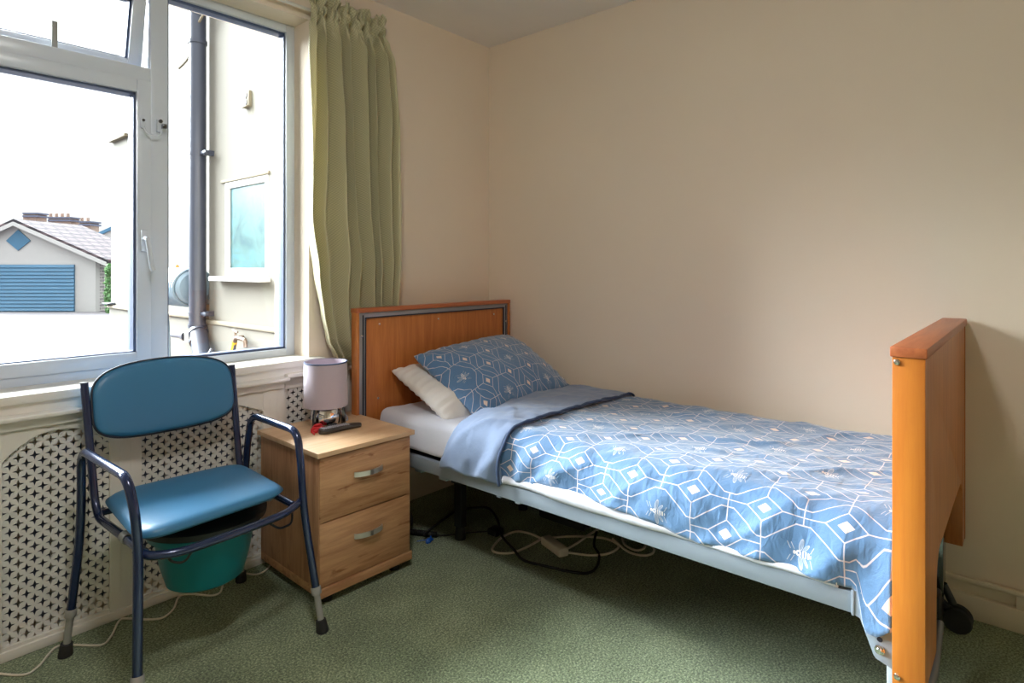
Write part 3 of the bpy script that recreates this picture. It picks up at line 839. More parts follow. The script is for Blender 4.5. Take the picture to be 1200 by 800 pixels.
# remote control
def remote():
    t = thing('remote_control', (1.22, .325, .5503), 'black television remote control on the front of the bedside cabinet top', 'remote control')
    a0, a1 = Vector((1.318, .322, 0)), Vector((1.140, .338, 0))
    d = (a1-a0).normalized(); n = Vector((-d.y, d.x, 0)); L = (a1-a0).length
    M4 = Matrix.Translation(Vector((*(a0+a1)/2,))[:3] and ((a0+a1)/2+Vector((0, 0, .5505)))) @ Matrix(((d.x, n.x, 0, 0), (d.y, n.y, 0, 0), (0, 0, 1, 0), (0, 0, 0, 1)))
    b = bmx()
    nst = 22; rings = []
    for i in range(nst+1):
        x = -L/2+L*i/nst; u = 2*i/nst-1
        w = .0225*(1-.12*u)*(max(0, 1-abs(u)**9))**.5+.003; h = .020*(1-.28*max(0, u)**2)
        w = max(w, .010)
        rings.append([b.verts.new((x, w*math.cos(k*PI/8)*(1 if True else 1), max(0, h/2+h/2*max(-1, min(1, 1.25*math.sin(k*PI/8)))))) for k in range(16)])
    for r0, r1 in zip(rings, rings[1:]):
        for k in range(16): b.faces.new((r0[k], r0[(k+1) % 16], r1[(k+1) % 16], r1[k]))
    b.faces.new(rings[0][::-1]); b.faces.new(rings[-1])
    bmesh.ops.transform(b, matrix=M4, verts=b.verts); body = obj('body', b, 'remote', t)
    b = bmx()
    for i in range(12):
        for j in range(3):
            x = -L/2+.014+i*.0095; y = (j-1)*.011
            addbox(b, x-.003, x+.003, y-.0035, y+.0035, .0175, .0222, .001)
    bmesh.ops.transform(b, matrix=M4, verts=b.verts); k = obj('buttons', b, 'button', t); k['label'] = 'rows of small pale buttons'
remote()
# red strap and black plug
b = bmx()
def ribbon(b, pts, w, th=.0015):
    pts = crom(pts, 6)
    up = Vector((0, 0, 1)); prev = None
    for p in pts:
        q = [b.verts.new(p+up*(w*k)) for k in (0, 1)]
        if prev: b.faces.new((prev[0], q[0], q[1], prev[1]))
        prev = q
z_ = .5510
ribbon(b, [(1.315, .300, z_), (1.330, .285, z_), (1.318, .262, z_), (1.285, .265, z_+.002), (1.262, .288, z_), (1.25, .30, z_)], .012)
ribbon(b, [(1.318, .268, z_), (1.298, .250, z_+.008), (1.275, .262, z_+.012), (1.285, .288, z_+.004), (1.31, .296, z_)], .013)
ribbon(b, [(1.338, .318, z_), (1.332, .296, z_), (1.30, .285, z_+.004), (1.262, .296, z_)], .010)
rd = tag(obj('red_strap', b, 'red', smooth=180), 'small looped red strap behind the remote control', 'strap')
md = rd.modifiers.new('thick', 'SOLIDIFY'); md.thickness = .002
b = bmx(); addbox(b, 1.222, 1.258, .282, .302, .5505, .572, .005); addbox(b, 1.258, 1.268, .288, .296, .556, .566, .002)
tag(obj('plug_adapter', b, 'black'), 'small black plug lying behind the remote, below the lamp', 'plug')

# ------------------------------------------------------------------ commode chair
ch = thing('commode_chair', (1.8, .41, 0), 'blue vinyl armchair commode with navy tubular frame beside the window', 'chair')
TR = .0125
def leg_tip(base, up, name='leg_extension'):
    base = Vector(base); up = (Vector(up)-base).normalized()
    b = bmx(); q = Matrix.Translation(base) @ up.to_track_quat('Z', 'Y').to_matrix().to_4x4()
    t = bmx(); lathe(t, [(.0105, .03), (.0105, .125), (.0155, .125), (.0155, .135)], (0, 0, 0), 16); merge(b, t, q)
    t = bmx(); lathe(t, [(.0158, .125), (.0165, .128), (.0165, .145), (.0140, .15)], (0, 0, 0), 16); merge(b, t, q)
    t = bmx(); lathe(t, [(0, .083), (.003, .083), (.003, .0860), (0, .0860)], (0, 0, 0), 8); merge(b, t, q)
    e = obj(name, b, 'greyplastic', ch)
    b = bmx(); t = bmx(); lathe(t, [(0, .000), (.019, .0), (.020, .006), (.0165, .040), (.0125, .042), (0, .042)], (0, 0, 0), 18); merge(b, t, q)
    for v in b.verts: v.co.z = max(v.co.z, .0012)
    obj('rubber_foot', b, 'rubber', e)
def cut(a, c, d):
    a, c = Vector(a), Vector(c); return a+(c-a).normalized()*d
FRf, FLf, RRf, RLf = (1.513, .658, 0), (2.072, .700, 0), (1.540, .135, 0), (2.102, .165, 0)
FRj, FLj = (1.545, .597, .390), (2.050, .640, .460)
rf = [cut(FRf, FRj, .13), FRj, (1.547, .580, .555), (1.548, .560, .652), (1.548, .235, .656), (1.545, .19, .50), cut(RRf, (1.545, .19, .50), .12)]
lf = [cut(FLf, FLj, .13), FLj, (2.058, .640, .555), (2.068, .615, .645), (2.072, .215, .640), (2.070, .205, .39), cut(RLf, (2.07, .205, .39), .13)]
for pts, nm in ((rf, 'arm_frame'), (lf, 'arm_frame')):
    b = bmx(); tube(b, fillet(pts, [0, .08, .02, .055, .055, .12, 0], 8), TR, 14); obj(nm, b, 'navy', ch)
for f_, u_ in ((FRf, FRj), (FLf, FLj), (RRf, (1.545, .19, .50)), (RLf, (2.07, .205, .39))): leg_tip(f_, u_)
# back uprights bending forward into the seat rails
for x0, xb in ((2.040, 2.032), (1.566, 1.574)):
    b = bmx()
    xe = 2.022 if x0 > 1.8 else 1.585
    tube(b, fillet([(x0, .115, .828), (xb, .195, .47), (xb, .235, .425), (xe, .60, .425)], [0, .05, .06, 0], 8), TR*.95, 14); u_ = obj('back_upright', b, 'navy', ch)
    b = bmx(); lathe(b, [(0, 0), (.0122, 0), (.0115, .004), (0, .006)], (x0, .115, .827), 14); obj('end_cap', b, 'black', u_)
b = bmx(); tube(b, fillet([(2.043, .60, .44), (2.025, .640, .428), (1.96, .672, .425), (1.80, .668, .425), (1.64, .648, .425), (1.575, .605, .425), (1.552, .585, .425)], .05, 8), TR*.95, 14); obj('front_bar', b, 'navy', ch)
b = bmx(); tube(b, [(2.03, .215, .43), (1.572, .205, .43)], .010, 12); obj('rear_bar', b, 'navy', ch)
for xx in (2.024, 1.60):
    b = bmx(); tube(b, [(xx, .44, .425), (xx, .475, .425)], .0155, 14); obj('clip', b, 'greyplastic', ch)
# pan runners
b = bmx(); tube(b, fillet([(1.98, .635, .425), (1.965, .62, .385), (1.93, .625, .37), (1.905, .645, .42)], .02), .0035, 8); obj('pan_hook', b, 'black', ch)
b = bmx(); tube(b, fillet([(1.70, .66, .42), (1.66, .65, .385), (1.60, .62, .375), (1.595, .61, .42)], .02), .0035, 8); obj('pan_hook', b, 'black', ch)
# seat cushion
def cushion_seat():
    # outline in x,y (trapezoid with rounded corners), domed
    A = [Vector(p) for p in ((2.056, .652), (1.600, .612), (1.580, .220), (2.022, .205))]
    b = bmx(); n = 26; V = {}
    for side in (1, -1):
        for j in range(n+1):
            for i in range(n+1):
                u, v = i/n, j/n
                U, W = 2*u-1, 2*v-1
                # round the corners of the square
                rr = (abs(U)**7+abs(W)**7)**(1/7); m_ = max(abs(U), abs(W)); k = m_/rr if rr > 0 else 1
                uu, vv = (U*k+1)/2, (W*k+1)/2
                p = A[0]*(1-uu)*(1-vv)+A[1]*uu*(1-vv)+A[2]*uu*vv+A[3]*(1-uu)*vv
                edge = i in (0, n) or j in (0, n)
                e = max(0, 1-m_**7)
                t = e**.5
                z = .478+.020*t+(.006*(1-U*U)*(1-W*W)) if side > 0 else .478-.022*t
                z += .010*(1-2*vv)*0 - .014*ss(.65, 1, vv) * 0
                if edge: z = .478
                if side < 0 and edge: V[i, j, -1] = V[i, j, 1]; continue
                V[i, j, side] = b.verts.new((p.x, p.y, z))
        for j in range(n):
            for i in range(n):
                vs = [V[i, j, side], V[i+1, j, side], V[i+1, j+1, side], V[i, j+1, side]]
                b.faces.new(vs)
    return b
obj('seat', cushion_seat(), 'vinyl', ch, smooth=180)
# back cushion: wide rounded pad, bowed
def cushion_back():
    b = bmx(); nx, nz = 40, 26; V = {}
    for side in (1, -1):
        for j in range(nz+1):
            for i in range(nx+1):
                U, W = 2*i/nx-1, 2*j/nz-1
                e_ = 4.2
                rr = (abs(U)**e_+abs(W)**e_)**(1/e_); m_ = max(abs(U), abs(W)); k = m_/rr if rr > 0 else 1
                uu, ww = U*k, W*k
                hw = .228 if True else 0
                zt = .132*(1-.16*uu*uu)+.004; zb2 = .112*(1-.10*uu*uu)
                zz = ww*(zt if ww > 0 else zb2)
                edge = i in (0, nx) or j in (0, nz)
                t = (1-m_**6)**.5*.020 if not edge else 0
                x = 1.797+uu*hw
                y = .140-zz*.223-.020*(1-uu*uu)+side*t
                z = .738+zz+.006*(1 if True else 0)
                if side < 0 and edge: V[i, j, -1] = V[i, j, 1]; continue
                V[i, j, side] = b.verts.new((x, y, z))
        for j in range(nz):
            for i in range(nx):
                b.faces.new([V[i, j, side], V[i+1, j, side], V[i+1, j+1, side], V[i, j+1, side]])
    return b, {k: v.co.copy() for k, v in V.items()}
b, vc = cushion_back()
bk = obj('backrest', b, 'vinyl', ch, smooth=180)
b = bmx()
loop = [vc[i, 0, 1] for i in range(40)]+[vc[40, j, 1] for j in range(26)]+[vc[i, 26, 1] for i in range(40, 0, -1)]+[vc[0, j, 1] for j in range(26, -1, -1)]
tube(b, loop, .0038, 6, caps=False); obj('backrest_piping', b, 'groove', bk, smooth=180)
# pan hanging under the seat
pan = thing('commode_pan', (1.80, .42, .205), 'teal plastic bucket hanging under the seat of the blue chair', 'bucket')
PC = (1.785, .415, 0)
b = bmx(); lathe(b, [(0, .205), (.100, .205), (.114, .214), (.130, .27), (.145, .345), (.148, .362), (.165, .368), (.169, .385), (.165, .392), (.147, .390), (.140, .36), (.110, .222), (0, .215)], PC, 48, None, 1.0, .92); obj('bucket', b, 'teal', pan)
b = bmx(); lathe(b, [(.147, .392), (.183, .394), (.185, .412), (.172, .422), (.10, .432), (0, .434)], PC, 48, None, 1., .95); obj('lid', b, 'black', pan)
b = bmx(); addbox(b, 1.80, 1.84, .560, .568, .366, .386, .003); obj('lip', b, 'teal', pan)

# ------------------------------------------------------------------ cables
def cable(name, pts, r, mat, label, n=8, cat='cable'):
    b = bmx(); tube(b, crom(pts, n), r, 8); return tag(obj(name, b, mat, smooth=180), label, cat)
r = .0035
px = [(-60, 786), (-10, 790), (27, 792), (45, 782), (65, 760), (85, 757), (118, 757), (130, 747), (140, 728), (152, 726), (172, 727), (190, 725), (203, 715), (210, 700), (225, 697), (247, 699), (258, 695), (263, 684), (280, 673), (300, 674), (313, 668), (320, 656), (322, 650)]
cable('power_cable', [(*atz(x, y)[:2], r+.0005) for x, y in px], r, 'whitecable', 'thin white cable snaking over the carpet below the radiator cover')
r = .005
def fl(pts, r, lifts=None): return [(*atz(x, y)[:2], r+.0005+(lifts[i] if lifts else 0)) for i, (x, y) in enumerate(pts)]
el = thing('extension_lead', (.58, .86, 0), 'white extension lead with a small block socket coiled under the bed', 'extension lead')
b = bmx()
tube(b, crom(fl([(634, 632), (620, 626), (604, 624), (588, 631), (577, 644), (583, 649), (600, 649), (618, 642), (634, 633)], r), 8), r, 8)
tube(b, crom(fl([(632, 633), (660, 630), (690, 630), (712, 633), (725, 641), (715, 649), (695, 652), (668, 649), (663, 647)], r), 8), r, 8)
tube(b, crom(fl([(663, 645), (676, 639), (690, 631), (705, 624)], r, [.0, .004, .012, .02]), 8), r, 8)
tube(b, crom(fl([(718, 635), (735, 647), (752, 652), (764, 650), (766, 643), (755, 634)], r, [.01, .0, 0, 0, 0, 0]), 8), r, 8)
tube(b, crom(fl([(729, 632), (733, 640), (745, 646), (754, 644), (757, 638)], r), 8), r, 8)
obj('lead', b, 'whitecable', el, smooth=180)
p0, p1 = atz(640, 637), atz(660, 652)
b = bmx(); t = bmx(); addbox(t, -.075, .075, -.024, .024, 0, .034, .007, 3)
d = (p1-p0).normalized(); merge(b, t, Matrix.Translation((p0+p1)/2+Vector((0, 0, .001))) @ Matrix.Rotation(math.atan2(d.y, d.x), 4, 'Z')); obj('socket_block', b, 'whitecable', el)
r = .0055
kb = cable('power_cable', fl([(496, 634), (506, 628), (520, 620), (535, 612), (552, 609), (572, 609), (583, 618), (588, 632), (602, 648), (614, 658), (640, 665), (665, 671), (688, 673), (699, 666), (702, 652), (696, 642), (699, 630)], r, [.02, .03, .04, .05, .05, .05, .03, .012, .0095, 0, 0, 0, 0, 0, 0, .008, .02]), r, 'blackcable', 'thick black cable looping across the carpet in front of the white extension lead')
cc = thing('coiled_cord', (.82, .35, 0), 'black coiled handset cord on the carpet beside the bedside cabinet', 'cord')
b = bmx(); A0, A1 = atz(476, 626), atz(512, 630)
pts = []
for i in range(240):
    t = i/239; c = A0.lerp(A1, t); a = t*2*PI*22
    dr = (A1-A0).normalized(); sd = Vector((-dr.y, dr.x, 0))
    pts.append(c+sd*(.010*math.cos(a))+Vector((0, 0, .0145+.010*math.sin(a))))
tube(b, pts, .0032, 6); obj('coil', b, 'blackcable', cc, smooth=180)
b = bmx(); tube(b, crom([A1+Vector((0, 0, .012))]+[Vector(p) for p in fl([(525, 628), (545, 626), (572, 625)], .004, [0, .002, .006])], 6), .0035, 8)
q = atz(578, 626); addbox(b, q.x-.035, q.x+.02, q.y-.02, q.y+.035, .001, .03, .006); obj('plug', b, 'black', cc)
b = bmx(); q = atz(502, 636)
lathe(b, [(0, 0), (.010, 0), (.013, .006), (.010, .016), (.004, .020), (0, .020)], (q.x, q.y, .001), 14, None, 1.2, .8); addbox(b, q.x-.026, q.x-.004, q.y-.004, q.y+.006, .006, .014, .003)
addbox(b, q.x-.012, q.x-.006, q.y+.002, q.y+.008, .012, .03, .002)
tube(b, crom([(q.x, q.y, .015), (q.x+.02, q.y-.02, .012), (q.x+.04, q.y-.03, .012)], 5), .0015, 6)
tag(obj('cable_clip', b, 'bluecap'), 'tiny bright blue plastic clip on the carpet near the coiled cord', 'clip')

# ------------------------------------------------------------------ outside: neighbouring wing
GZ = -.75
b = bmx(); addbox(b, -60, 40, -75, -.32, GZ-.2, GZ); addbox(b, 4.2, 40, -.32, 20, GZ-.2, GZ); struct('ground', b, 'tarmac', 0)
nb = thing('neighbouring_building', (-1.5, -2.7, GZ), 'cream rendered wing of the building seen through the right-hand window pane', 'building')
b = bmx()
WY0, WY1, WZa, WZb = -2.348, -1.665, 1.19, 1.865          # its window hole
XW = .5
addbox(b, -4, XW-.115, -5.51, -2.635, .77, 5.2); addbox(b, XW-.15, XW, -2.64, WY0, .77, 5.2)
addbox(b, -4, XW-.16, -2.64, -.3, .77, 5.2)
addbox(b, XW-.17, XW, WY1, -.3, .77, 5.2); addbox(b, XW-.17, XW, WY0, WY1, .77, WZa); addbox(b, XW-.17, XW, WY0, WY1, WZb, 5.2)
obj('wall', b, 'render', nb, smooth=0)
b = bmx(); addbox(b, -4, XW-.10, -5.51, -2.635, GZ, .76); addbox(b, -4, XW+.015, -2.64, -.3, GZ, .76); obj('plinth_wall', b, 'render', nb, smooth=0)
b = bmx(); addbox(b, XW-.2, XW-.075, -5.53, -2.66, .752, .782, .006); addbox(b, XW-.1, XW+.03, -2.66, -.3, .752, .784, .006); obj('ledge', b, 'ledge', nb)
b = bmx(); addbox(b, XW-.05, XW+.012, WY0-.06, WY1+.02, WZb, WZb+.022, .004); obj('lintel_strip', b, 'ledge', nb)
b = bmx(); addbox(b, XW-.05, XW+.09, WY0-.10, WY1+.03, 1.10, 1.135, .008); obj('window_sill', b, 'garagewhite', nb)
b = bmx()
for y0, y1, z0, z1 in ((WY0, WY0+.065, 1.135, WZb), (WY1-.05, WY1, 1.135, WZb), (WY0+.0645, WY1-.0495, 1.135, 1.20), (WY0+.0645, WY1-.0495, WZb-.05, WZb)): addbox(b, XW-.06, XW+.004, y0, y1, z0, z1, .005)
wf = obj('window_frame', b, 'garagewhite', nb)
b = bmx(); addbox(b, XW-.03, XW-.012, WY0+.06, WY1-.045, 1.195, WZb-.045); obj('pane', b, 'farglass', wf)
b = bmx(); addbox(b, XW-.12, XW-.07, -5.46, -4.92, 2.615, 2.645, .004); obj('wall_ledge', b, 'ledge', nb)
b = bmx(); addbox(b, XW-.2, XW-.04, -5.56, -5.36, .79, .81, .004); obj('pier_cap', b, 'pipe', nb)
b = bmx(); addbox(b, XW, XW+.012, -1.50, -1.40, .90, .908, .001); addbox(b, XW, XW+.012, -1.42, -1.412, .85, .905, .001); obj('hook', b, 'ledge', nb)

dp = thing('downpipe', (.58, -2.87, GZ), 'grey drainpipe running down the cream wall outside the window', 'pipe')
PX, PY = XW+.075, -2.679
PY2 = PY+.10
b = bmx(); tube(b, [(PX, PY2-.10, 5.0), (PX, PY2-.10, .74)], .064, 24); obj('pipe', b, 'pipe', dp)
b = bmx(); tube(b, fillet([(PX, PY, .76), (PX, PY+.01, .70), (PX+.06, PY+.26, .46), (PX+.10, PY+.40, .30)], .06), .066, 24); obj('pipe_bend', b, 'pipe', dp)
for z0, dy, tl in ((3.02, 0, 0), (.735, 0, 0), (.685, .02, .9), (.62, .075, .9)):
    b = bmx(); d = Vector((0, 0, -1)) if not tl else Vector((.06, .26, -.24)).normalized()
    c = Vector((PX, PY+dy*1., z0)) if not tl else Vector((PX+dy*.25, PY+.01+dy*.9, z0))
    tube(b, [c-d*.014, c+d*.014], .0725, 24); obj('collar', b, 'pipe', dp)
for z0 in (2.12, .835):
    b = bmx(); tube(b, [(PX, PY, z0-.012), (PX, PY, z0+.012)], .068, 24); addbox(b, PX-.02, PX+.01, PY+.05, PY+.17, z0-.012, z0+.012, .003); addbox(b, XW-.02, PX, PY+.1, PY+.13, z0-.02, z0+.02); obj('bracket', b, 'pipe', dp)
b = bmx(); tube(b, crom([(PX+.05, PY+.22, .50), (PX+.07, PY+.30, .50), (PX+.05, PY+.34, .54), (PX+.03, PY+.35, .58)], 5), .016, 10); obj('branch_spout', b, 'pipe', dp)
b = bmx(); tube(b, [(PX+.02, PY+.05, 3.30), (PX+.0, PY+.14, 3.28), (XW, PY+.22, 3.34)], .022, 10); tube(b, crom([(XW+.01, PY-.55, 2.95), (XW+.02, PY-.3, 3.0), (PX, PY-.06, 3.12), (PX+.01, PY+.2, 3.24), (XW+.01, PY+.36, 3.44)], 6), .010, 8); obj('cable_run', b, 'ledge', dp)

hr = thing('hose_reel', (.66, -3.25, .85), 'pale blue garden hose wound on a reel, fixed to the outside wall', 'hose reel')
b = bmx()
q = Matrix.Rotation(-PI/2, 4, 'X'); HX = XW+.05
lathe(b, [(0, 0), (.12, 0), (.142, .02), (.142, .46), (.12, .48), (0, .48)], (HX, -3.27, 1.04), 32, q); obj('drum', b, 'hose', hr)
b = bmx()
for k in range(13):
    yy = -3.24+k*.034; pts = [(HX+.152*math.cos(a*PI/16), yy+.02*math.sin(a*PI/16+k), 1.04+.152*math.sin(a*PI/16)) for a in range(33)]
    tube(b, pts, .014, 6, caps=False)
tube(b, crom([(HX+.165, -2.98, 1.05), (HX+.17, -2.96, .9), (HX+.155, -2.95, .82), (HX+.15, -2.93, .62), (HX+.15, -2.92, .40)], 6), .012, 8)
obj('hose', b, 'hose', hr, smooth=180)
b = bmx(); lathe(b, [(0, 0), (.05, 0), (.05, .03), (0, .03)], (HX, -3.29, 1.05), 20, q); obj('hub', b, 'orange', hr); b = bmx(); tube(b, [(HX, -3.26, 1.18), (HX, -3.16, 1.215)], .014, 8); obj('crank', b, 'orange', hr)
b = bmx(); prism(b, [(XW-.12, .70), (XW-.08, .70), (XW+.06, .895), (XW-.12, .895)], 'y', -2.84, -2.80); obj('bracket', b, 'ledge', hr)

ot = thing('outdoor_tap', (.56, -2.1, .5), 'small brass garden tap with yellow tape on the outside wall', 'tap')
TX = XW+.07; TY = .20
b = bmx(); tube(b, [(TX, -2.115, .36), (TX, -2.060, .56), (TX, -2.035, .64)], .012, 10); obj('riser_pipe', b, 'pipe', ot)
b = bmx(); tube(b, [(TX, -2.067, .58), (TX, -2.037, .655)], .019, 12); obj('tape', b, 'yellow', ot)
b = bmx(); tube(b, fillet([(TX, -2.037, .65), (TX, -2.015, .69), (TX, -1.905, .685), (TX, -1.875, .68), (TX, -1.865, .63)], .025), .016, 12); addbox(b, XW-.0, TX, -2.025, -2.005, .675, .70, .003); obj('spout', b, 'brass', ot)
b = bmx(); tube(b, [(TX, -2.020, .69), (TX, -2.025, .735)], .009, 8); tube(b, [(TX, -2.060, .74), (TX, -1.990, .728)], .007, 8); obj('tap_handle', b, 'brass', ot)

jb = thing('junction_box', (.55, -3.2, .55), 'small grey junction box with cone fitting on the outside wall below the hose', 'box')
b = bmx(); addbox(b, XW-.12, XW+.06, -3.0, -2.90, .575, .675, .008); obj('box', b, 'greyplastic', jb)
b = bmx(); tube(b, [(XW+.03, -3.0, .625), (XW+.03, -3.06, .625), (XW+.03, -3.14, .615), (XW+.03, -3.5, .605)], .02, 14, radii=[.05, .045, .022, .018]); obj('cone', b, 'pipe', jb)

vb = thing('wall_vent', (.52, -1.95, 2.39), 'small cream vent plate with two dark holes high on the outside wall', 'vent')
b = bmx(); addbox(b, XW-.01, XW+.022, -2.01, -1.915, 2.39, 2.505, .004); addbox(b, XW, XW+.035, -2.005, -1.92, 2.385, 2.395, .002); obj('plate', b, 'ledge', vb)
b = bmx()
for zz in (2.425, 2.474): lathe(b, [(0, 0), (.023, 0), (.023, .004), (0, .004)], (XW+.022, -1.965, zz), 16, Matrix.Rotation(PI/2, 4, 'Y'))
obj('hole', b, 'groove', vb)

# ------------------------------------------------------------------ street beyond
DG = 27.
def face(b, pts): return b.faces.new([b.verts.new(p) for p in pts])
def extr(b, pts, vec):
    v0 = [b.verts.new(p) for p in pts]; v1 = [b.verts.new(Vector(p)+vec) for p in pts]
    b.faces.new(v0); b.faces.new(v1[::-1]); n = len(pts)
    for i in range(n): b.faces.new((v0[i], v1[i], v1[(i+1) % n], v0[(i+1) % n]))
back = (VF+VR*.06).normalized()
def g(px_, py_, d=DG): return at(d, px_, py_)
gar = thing('garage', tuple(g(30, 365)), 'white gabled garage with blue roller door across the yard', 'garage')
def gnd(p): p = Vector(p); p.z = GZ; return p
b = bmx()
prof_g = [gnd(g(-70, 365)), g(-70, 302), g(22, 261), g(112, 301), gnd(g(112, 365))]
extr(b, prof_g, back*.25); obj('gable_wall', b, 'garagewhite', gar, smooth=0)
b = bmx(); uvl = b.loops.layers.uv.new('UVMap')
dd = back*3.4; sp = [gnd(g(112, 365)), g(112, 301), g(112, 301)+dd, gnd(g(112, 365))+dd]
extr(b, [Vector(p)+VF*.26-VR*.02 for p in sp], -VR*.2)
for f in b.faces:
    for l in f.loops: l[uvl].uv = ((l.vert.co-sp[0]).dot(back), l.vert.co.z)
obj('side_wall', b, 'stone', gar, smooth=0)
b = bmx(); uvl = b.loops.layers.uv.new('UVMap')
rg0 = g(22, 257)-VF*.3; rgE = g(130, 304)-VF*.3; rgW = g(-82, 304)-VF*.3
for eave in (rgE, rgW):
    extr(b, [rg0, eave, eave+back*3.9, rg0+back*3.9], Vector((0, 0, -.12)))
for f in b.faces:
    for l in f.loops:
        q = l.vert.co-rg0; l[uvl].uv = (q.dot(back), q.z*2.2)
obj('roof', b, 'tiles', gar, smooth=0)
b = bmx()
for e in (rgE, rgW): extr(b, [rg0-VF*.03+Vector((0, 0, -.12)), e-VF*.03+Vector((0, 0, -.12)), e-VF*.03+Vector((0, 0, -.30)), rg0-VF*.03+Vector((0, 0, -.30))], VF*.05)
obj('fascia', b, 'garagewhite', gar, smooth=0)
b = bmx()
dz = 13; 
for k in range(dz):
    y0 = 310+(364.5-310)*k/dz; y1 = 310+(364.5-310)*(k+.82)/dz
    extr(b, [g(-60, y0)-VF*.06, g(88, y0)-VF*.06, g(88, y1)-VF*.09, g(-60, y1)-VF*.09], VF*.05)
extr(b, [g(-60, 310)-VF*.03, g(88, 310)-VF*.03, gnd(g(88, 365))-VF*.03, gnd(g(-60, 365))-VF*.03], VF*.02)
obj('roller_door', b, 'bluedoor', gar, smooth=0)
b = bmx(); extr(b, [g(22, 269)-VF*.05, g(36.5, 282)-VF*.05, g(22, 293.5)-VF*.05, g(8, 282)-VF*.05], VF*.04); obj('diamond_vent', b, 'bluedoor', gar, smooth=0)

DH = 46.
hs = thing('terraced_house', tuple(gnd(at(DH, 60, 340))), 'distant house with clay roof and brick chimney stacks behind the garage', 'house')
b = bmx(); extr(b, [gnd(at(DH, -90, 340)), at(DH, -90, 285), at(DH, 112, 290), gnd(at(DH, 112, 340))], VF*6); obj('wall', b, 'garagewhite', hs, smooth=0)
b = bmx(); extr(b, [at(DH, -92, 288)-VF*.4, at(DH, 114, 292)-VF*.4, at(DH+3, 108, 266), at(DH+3, -90, 258)], Vector((0, 0, -.2))); obj('roof', b, 'redroof', hs, smooth=0)
for x0, x1, yt, pots in ((26.5, 44, 249, 0), (56, 83, 254, 4), (92.5, 106.5, 259, 2)):
    b = bmx(); extr(b, [at(DH+2.5, x0+.5, 280), at(DH+2.5, x0+.5, yt), at(DH+2.5, x1-.5, yt), at(DH+2.5, x1-.5, 280)], VF*1.); st = obj('chimney', b, 'chimneyb', hs, smooth=0)
    b = bmx()
    for ya, yb_ in ((yt, yt+1.8), (yt+3.2, yt+5.2)): extr(b, [at(DH+2.4, x0-.3, ya), at(DH+2.4, x1+.3, ya), at(DH+2.4, x1+.3, yb_), at(DH+2.4, x0-.3, yb_)], VF*1.2)
    obj('band', b, 'slate', st, smooth=0)
    for k in range(pots):
        b = bmx(); c = at(DH+3, x0+(x1-x0)*(k+.5)/pots, yt); lathe(b, [(.13, -.05), (.11, .22), (.14, .24), (.10, .28), (0, .28)], c, 10); obj('chimney_pot', b, 'chimneyb', st)
wh = thing('white_house', tuple(gnd(at(38, 120, 340))), 'white gabled house with blue barge board beyond the garage roof', 'house')
b = bmx(); extr(b, [gnd(at(38, 100, 340)), at(38, 100, 280), at(38, 131, 266.5), at(38, 150, 280), gnd(at(38, 150, 340))], VF*4); obj('wall', b, 'garagewhite', wh, smooth=0)
b = bmx(); extr(b, [at(37.9, 100, 279), at(37.9, 131, 265), at(37.9, 131, 269), at(37.9, 100, 283)], VF*4); obj('barge_board', b, 'bluedoor', wh, smooth=0)
b = bmx()
cb = gnd(at(26.2, 127.5, 340))
for k in range(420):
    a = random.random()*2*PI; rr = random.random()**.5*.16; zz = random.random()
    c = cb+Vector((rr*math.cos(a), rr*math.sin(a), -.0+zz*2.1)); s_ = .09
    R = Matrix.Rotation(random.random()*6, 3, Vector((random.random()-.5, random.random()-.5, random.random()-.5)).normalized())
    face(b, [c+R @ Vector((dx*s_, dy*s_, 0)) for dx, dy in ((-1, 0), (0, -.6), (1, 0), (0, .6))])
tag(obj('garden_bush', b, 'foliage', smooth=0), 'slim green bush beside the stone side wall of the garage', 'bush')

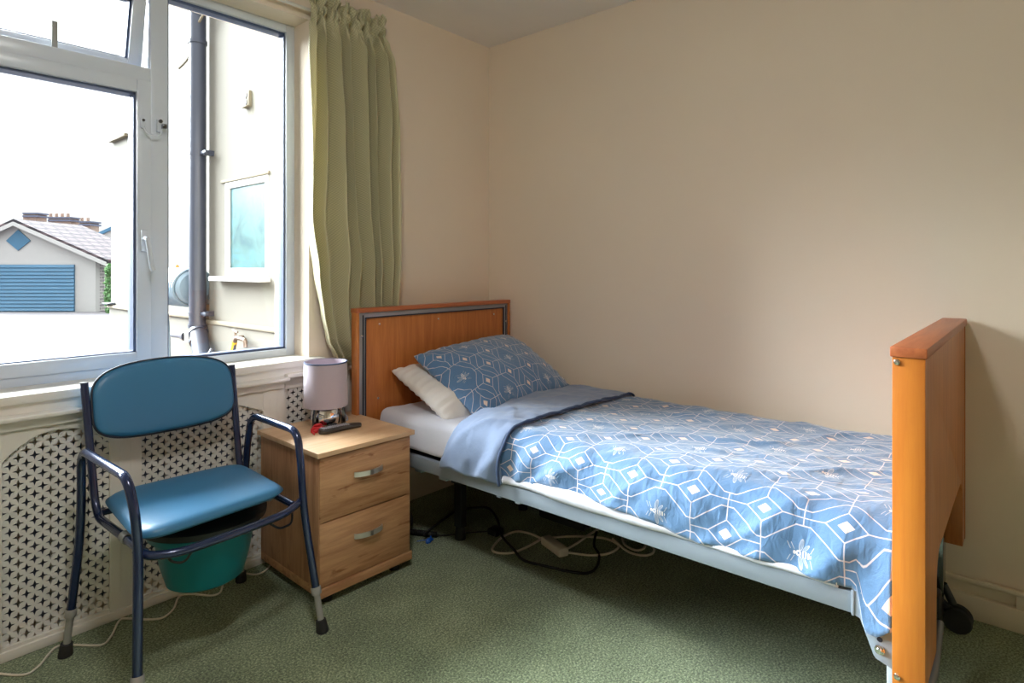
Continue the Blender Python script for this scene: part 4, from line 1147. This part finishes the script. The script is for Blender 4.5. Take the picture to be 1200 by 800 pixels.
# ------------------------------------------------------------------ light
w = bpy.data.worlds.new('sky'); sc.world = w; w.use_nodes = True
nt = w.node_tree; bg = nt.nodes['Background']; E.nt = nt
FILL = 29.
SKY_H, SKY_Z = .42, 2.0
tc = nt.nodes.new('ShaderNodeTexCoord').outputs['Generated']
sp_ = nt.nodes.new('ShaderNodeSeparateXYZ'); nt.links.new(tc, sp_.inputs[0])
Z_ = E(sp_.outputs[2])
st_ = Z_.max(0.)*(SKY_Z-SKY_H)+SKY_H           # overcast sky: brighter overhead
nt.links.new(st_.v, bg.inputs['Strength'])
bg.inputs['Color'].default_value = (.95, .98, 1.0, 1)
sl = bpy.data.lights.new('hazy_sun', 'SUN'); sl.energy = 19.5; sl.angle = math.radians(54); sl.color = (.90, .96, 1.0)
so = bpy.data.objects.new('hazy_sun', sl); C.objects.link(so)
so.rotation_euler = (-Vector((.33, -.80, .62)).normalized()).to_track_quat('-Z', 'Y').to_euler()
so.location = (3, -8, 8)
# added fill light, unseen above the view, shaped as a round opal fixture
cl = thing('added_fill_light', (2.2, 1.75, 2.5), 'round opal fixture added on the ceiling out of view to brighten the room', 'added fill light')
b = bmx(); lathe(b, [(0, 2.5), (.17, 2.5), (.17, 2.475), (0, 2.475)], (2.2, 1.75, 0), 40); obj('base', b, 'white_paint', cl)
m_, nt_, b_ = new_mat('fill_opal'); setp(b_, color=(.9, .9, .88), rough=.4); b_.inputs['Emission Color'].default_value = (1.0, .98, .96, 1); b_.inputs['Emission Strength'].default_value = FILL
b = bmx(); lathe(b, [(.16, 2.475), (.155, 2.44), (.12, 2.41), (.06, 2.395), (0, 2.392)], (2.2, 1.75, 0), 40); obj('fill_diffuser', b, m_, cl)
vs = sc.view_settings
vs.view_transform = 'Standard'; vs.look = 'None'; vs.gamma = 1; vs.use_curve_mapping = False; vs.exposure = 1.33
sc.render.film_transparent = False
cy = sc.cycles
cy.max_bounces = 14; cy.diffuse_bounces = 9; cy.glossy_bounces = 4; cy.transparent_max_bounces = 14; cy.transmission_bounces = 6
cy.sample_clamp_indirect = 10; cy.caustics_reflective = False; cy.caustics_refractive = False
try:
    cy.use_denoising = True; cy.denoiser = 'OPENIMAGEDENOISE'
except Exception: pass
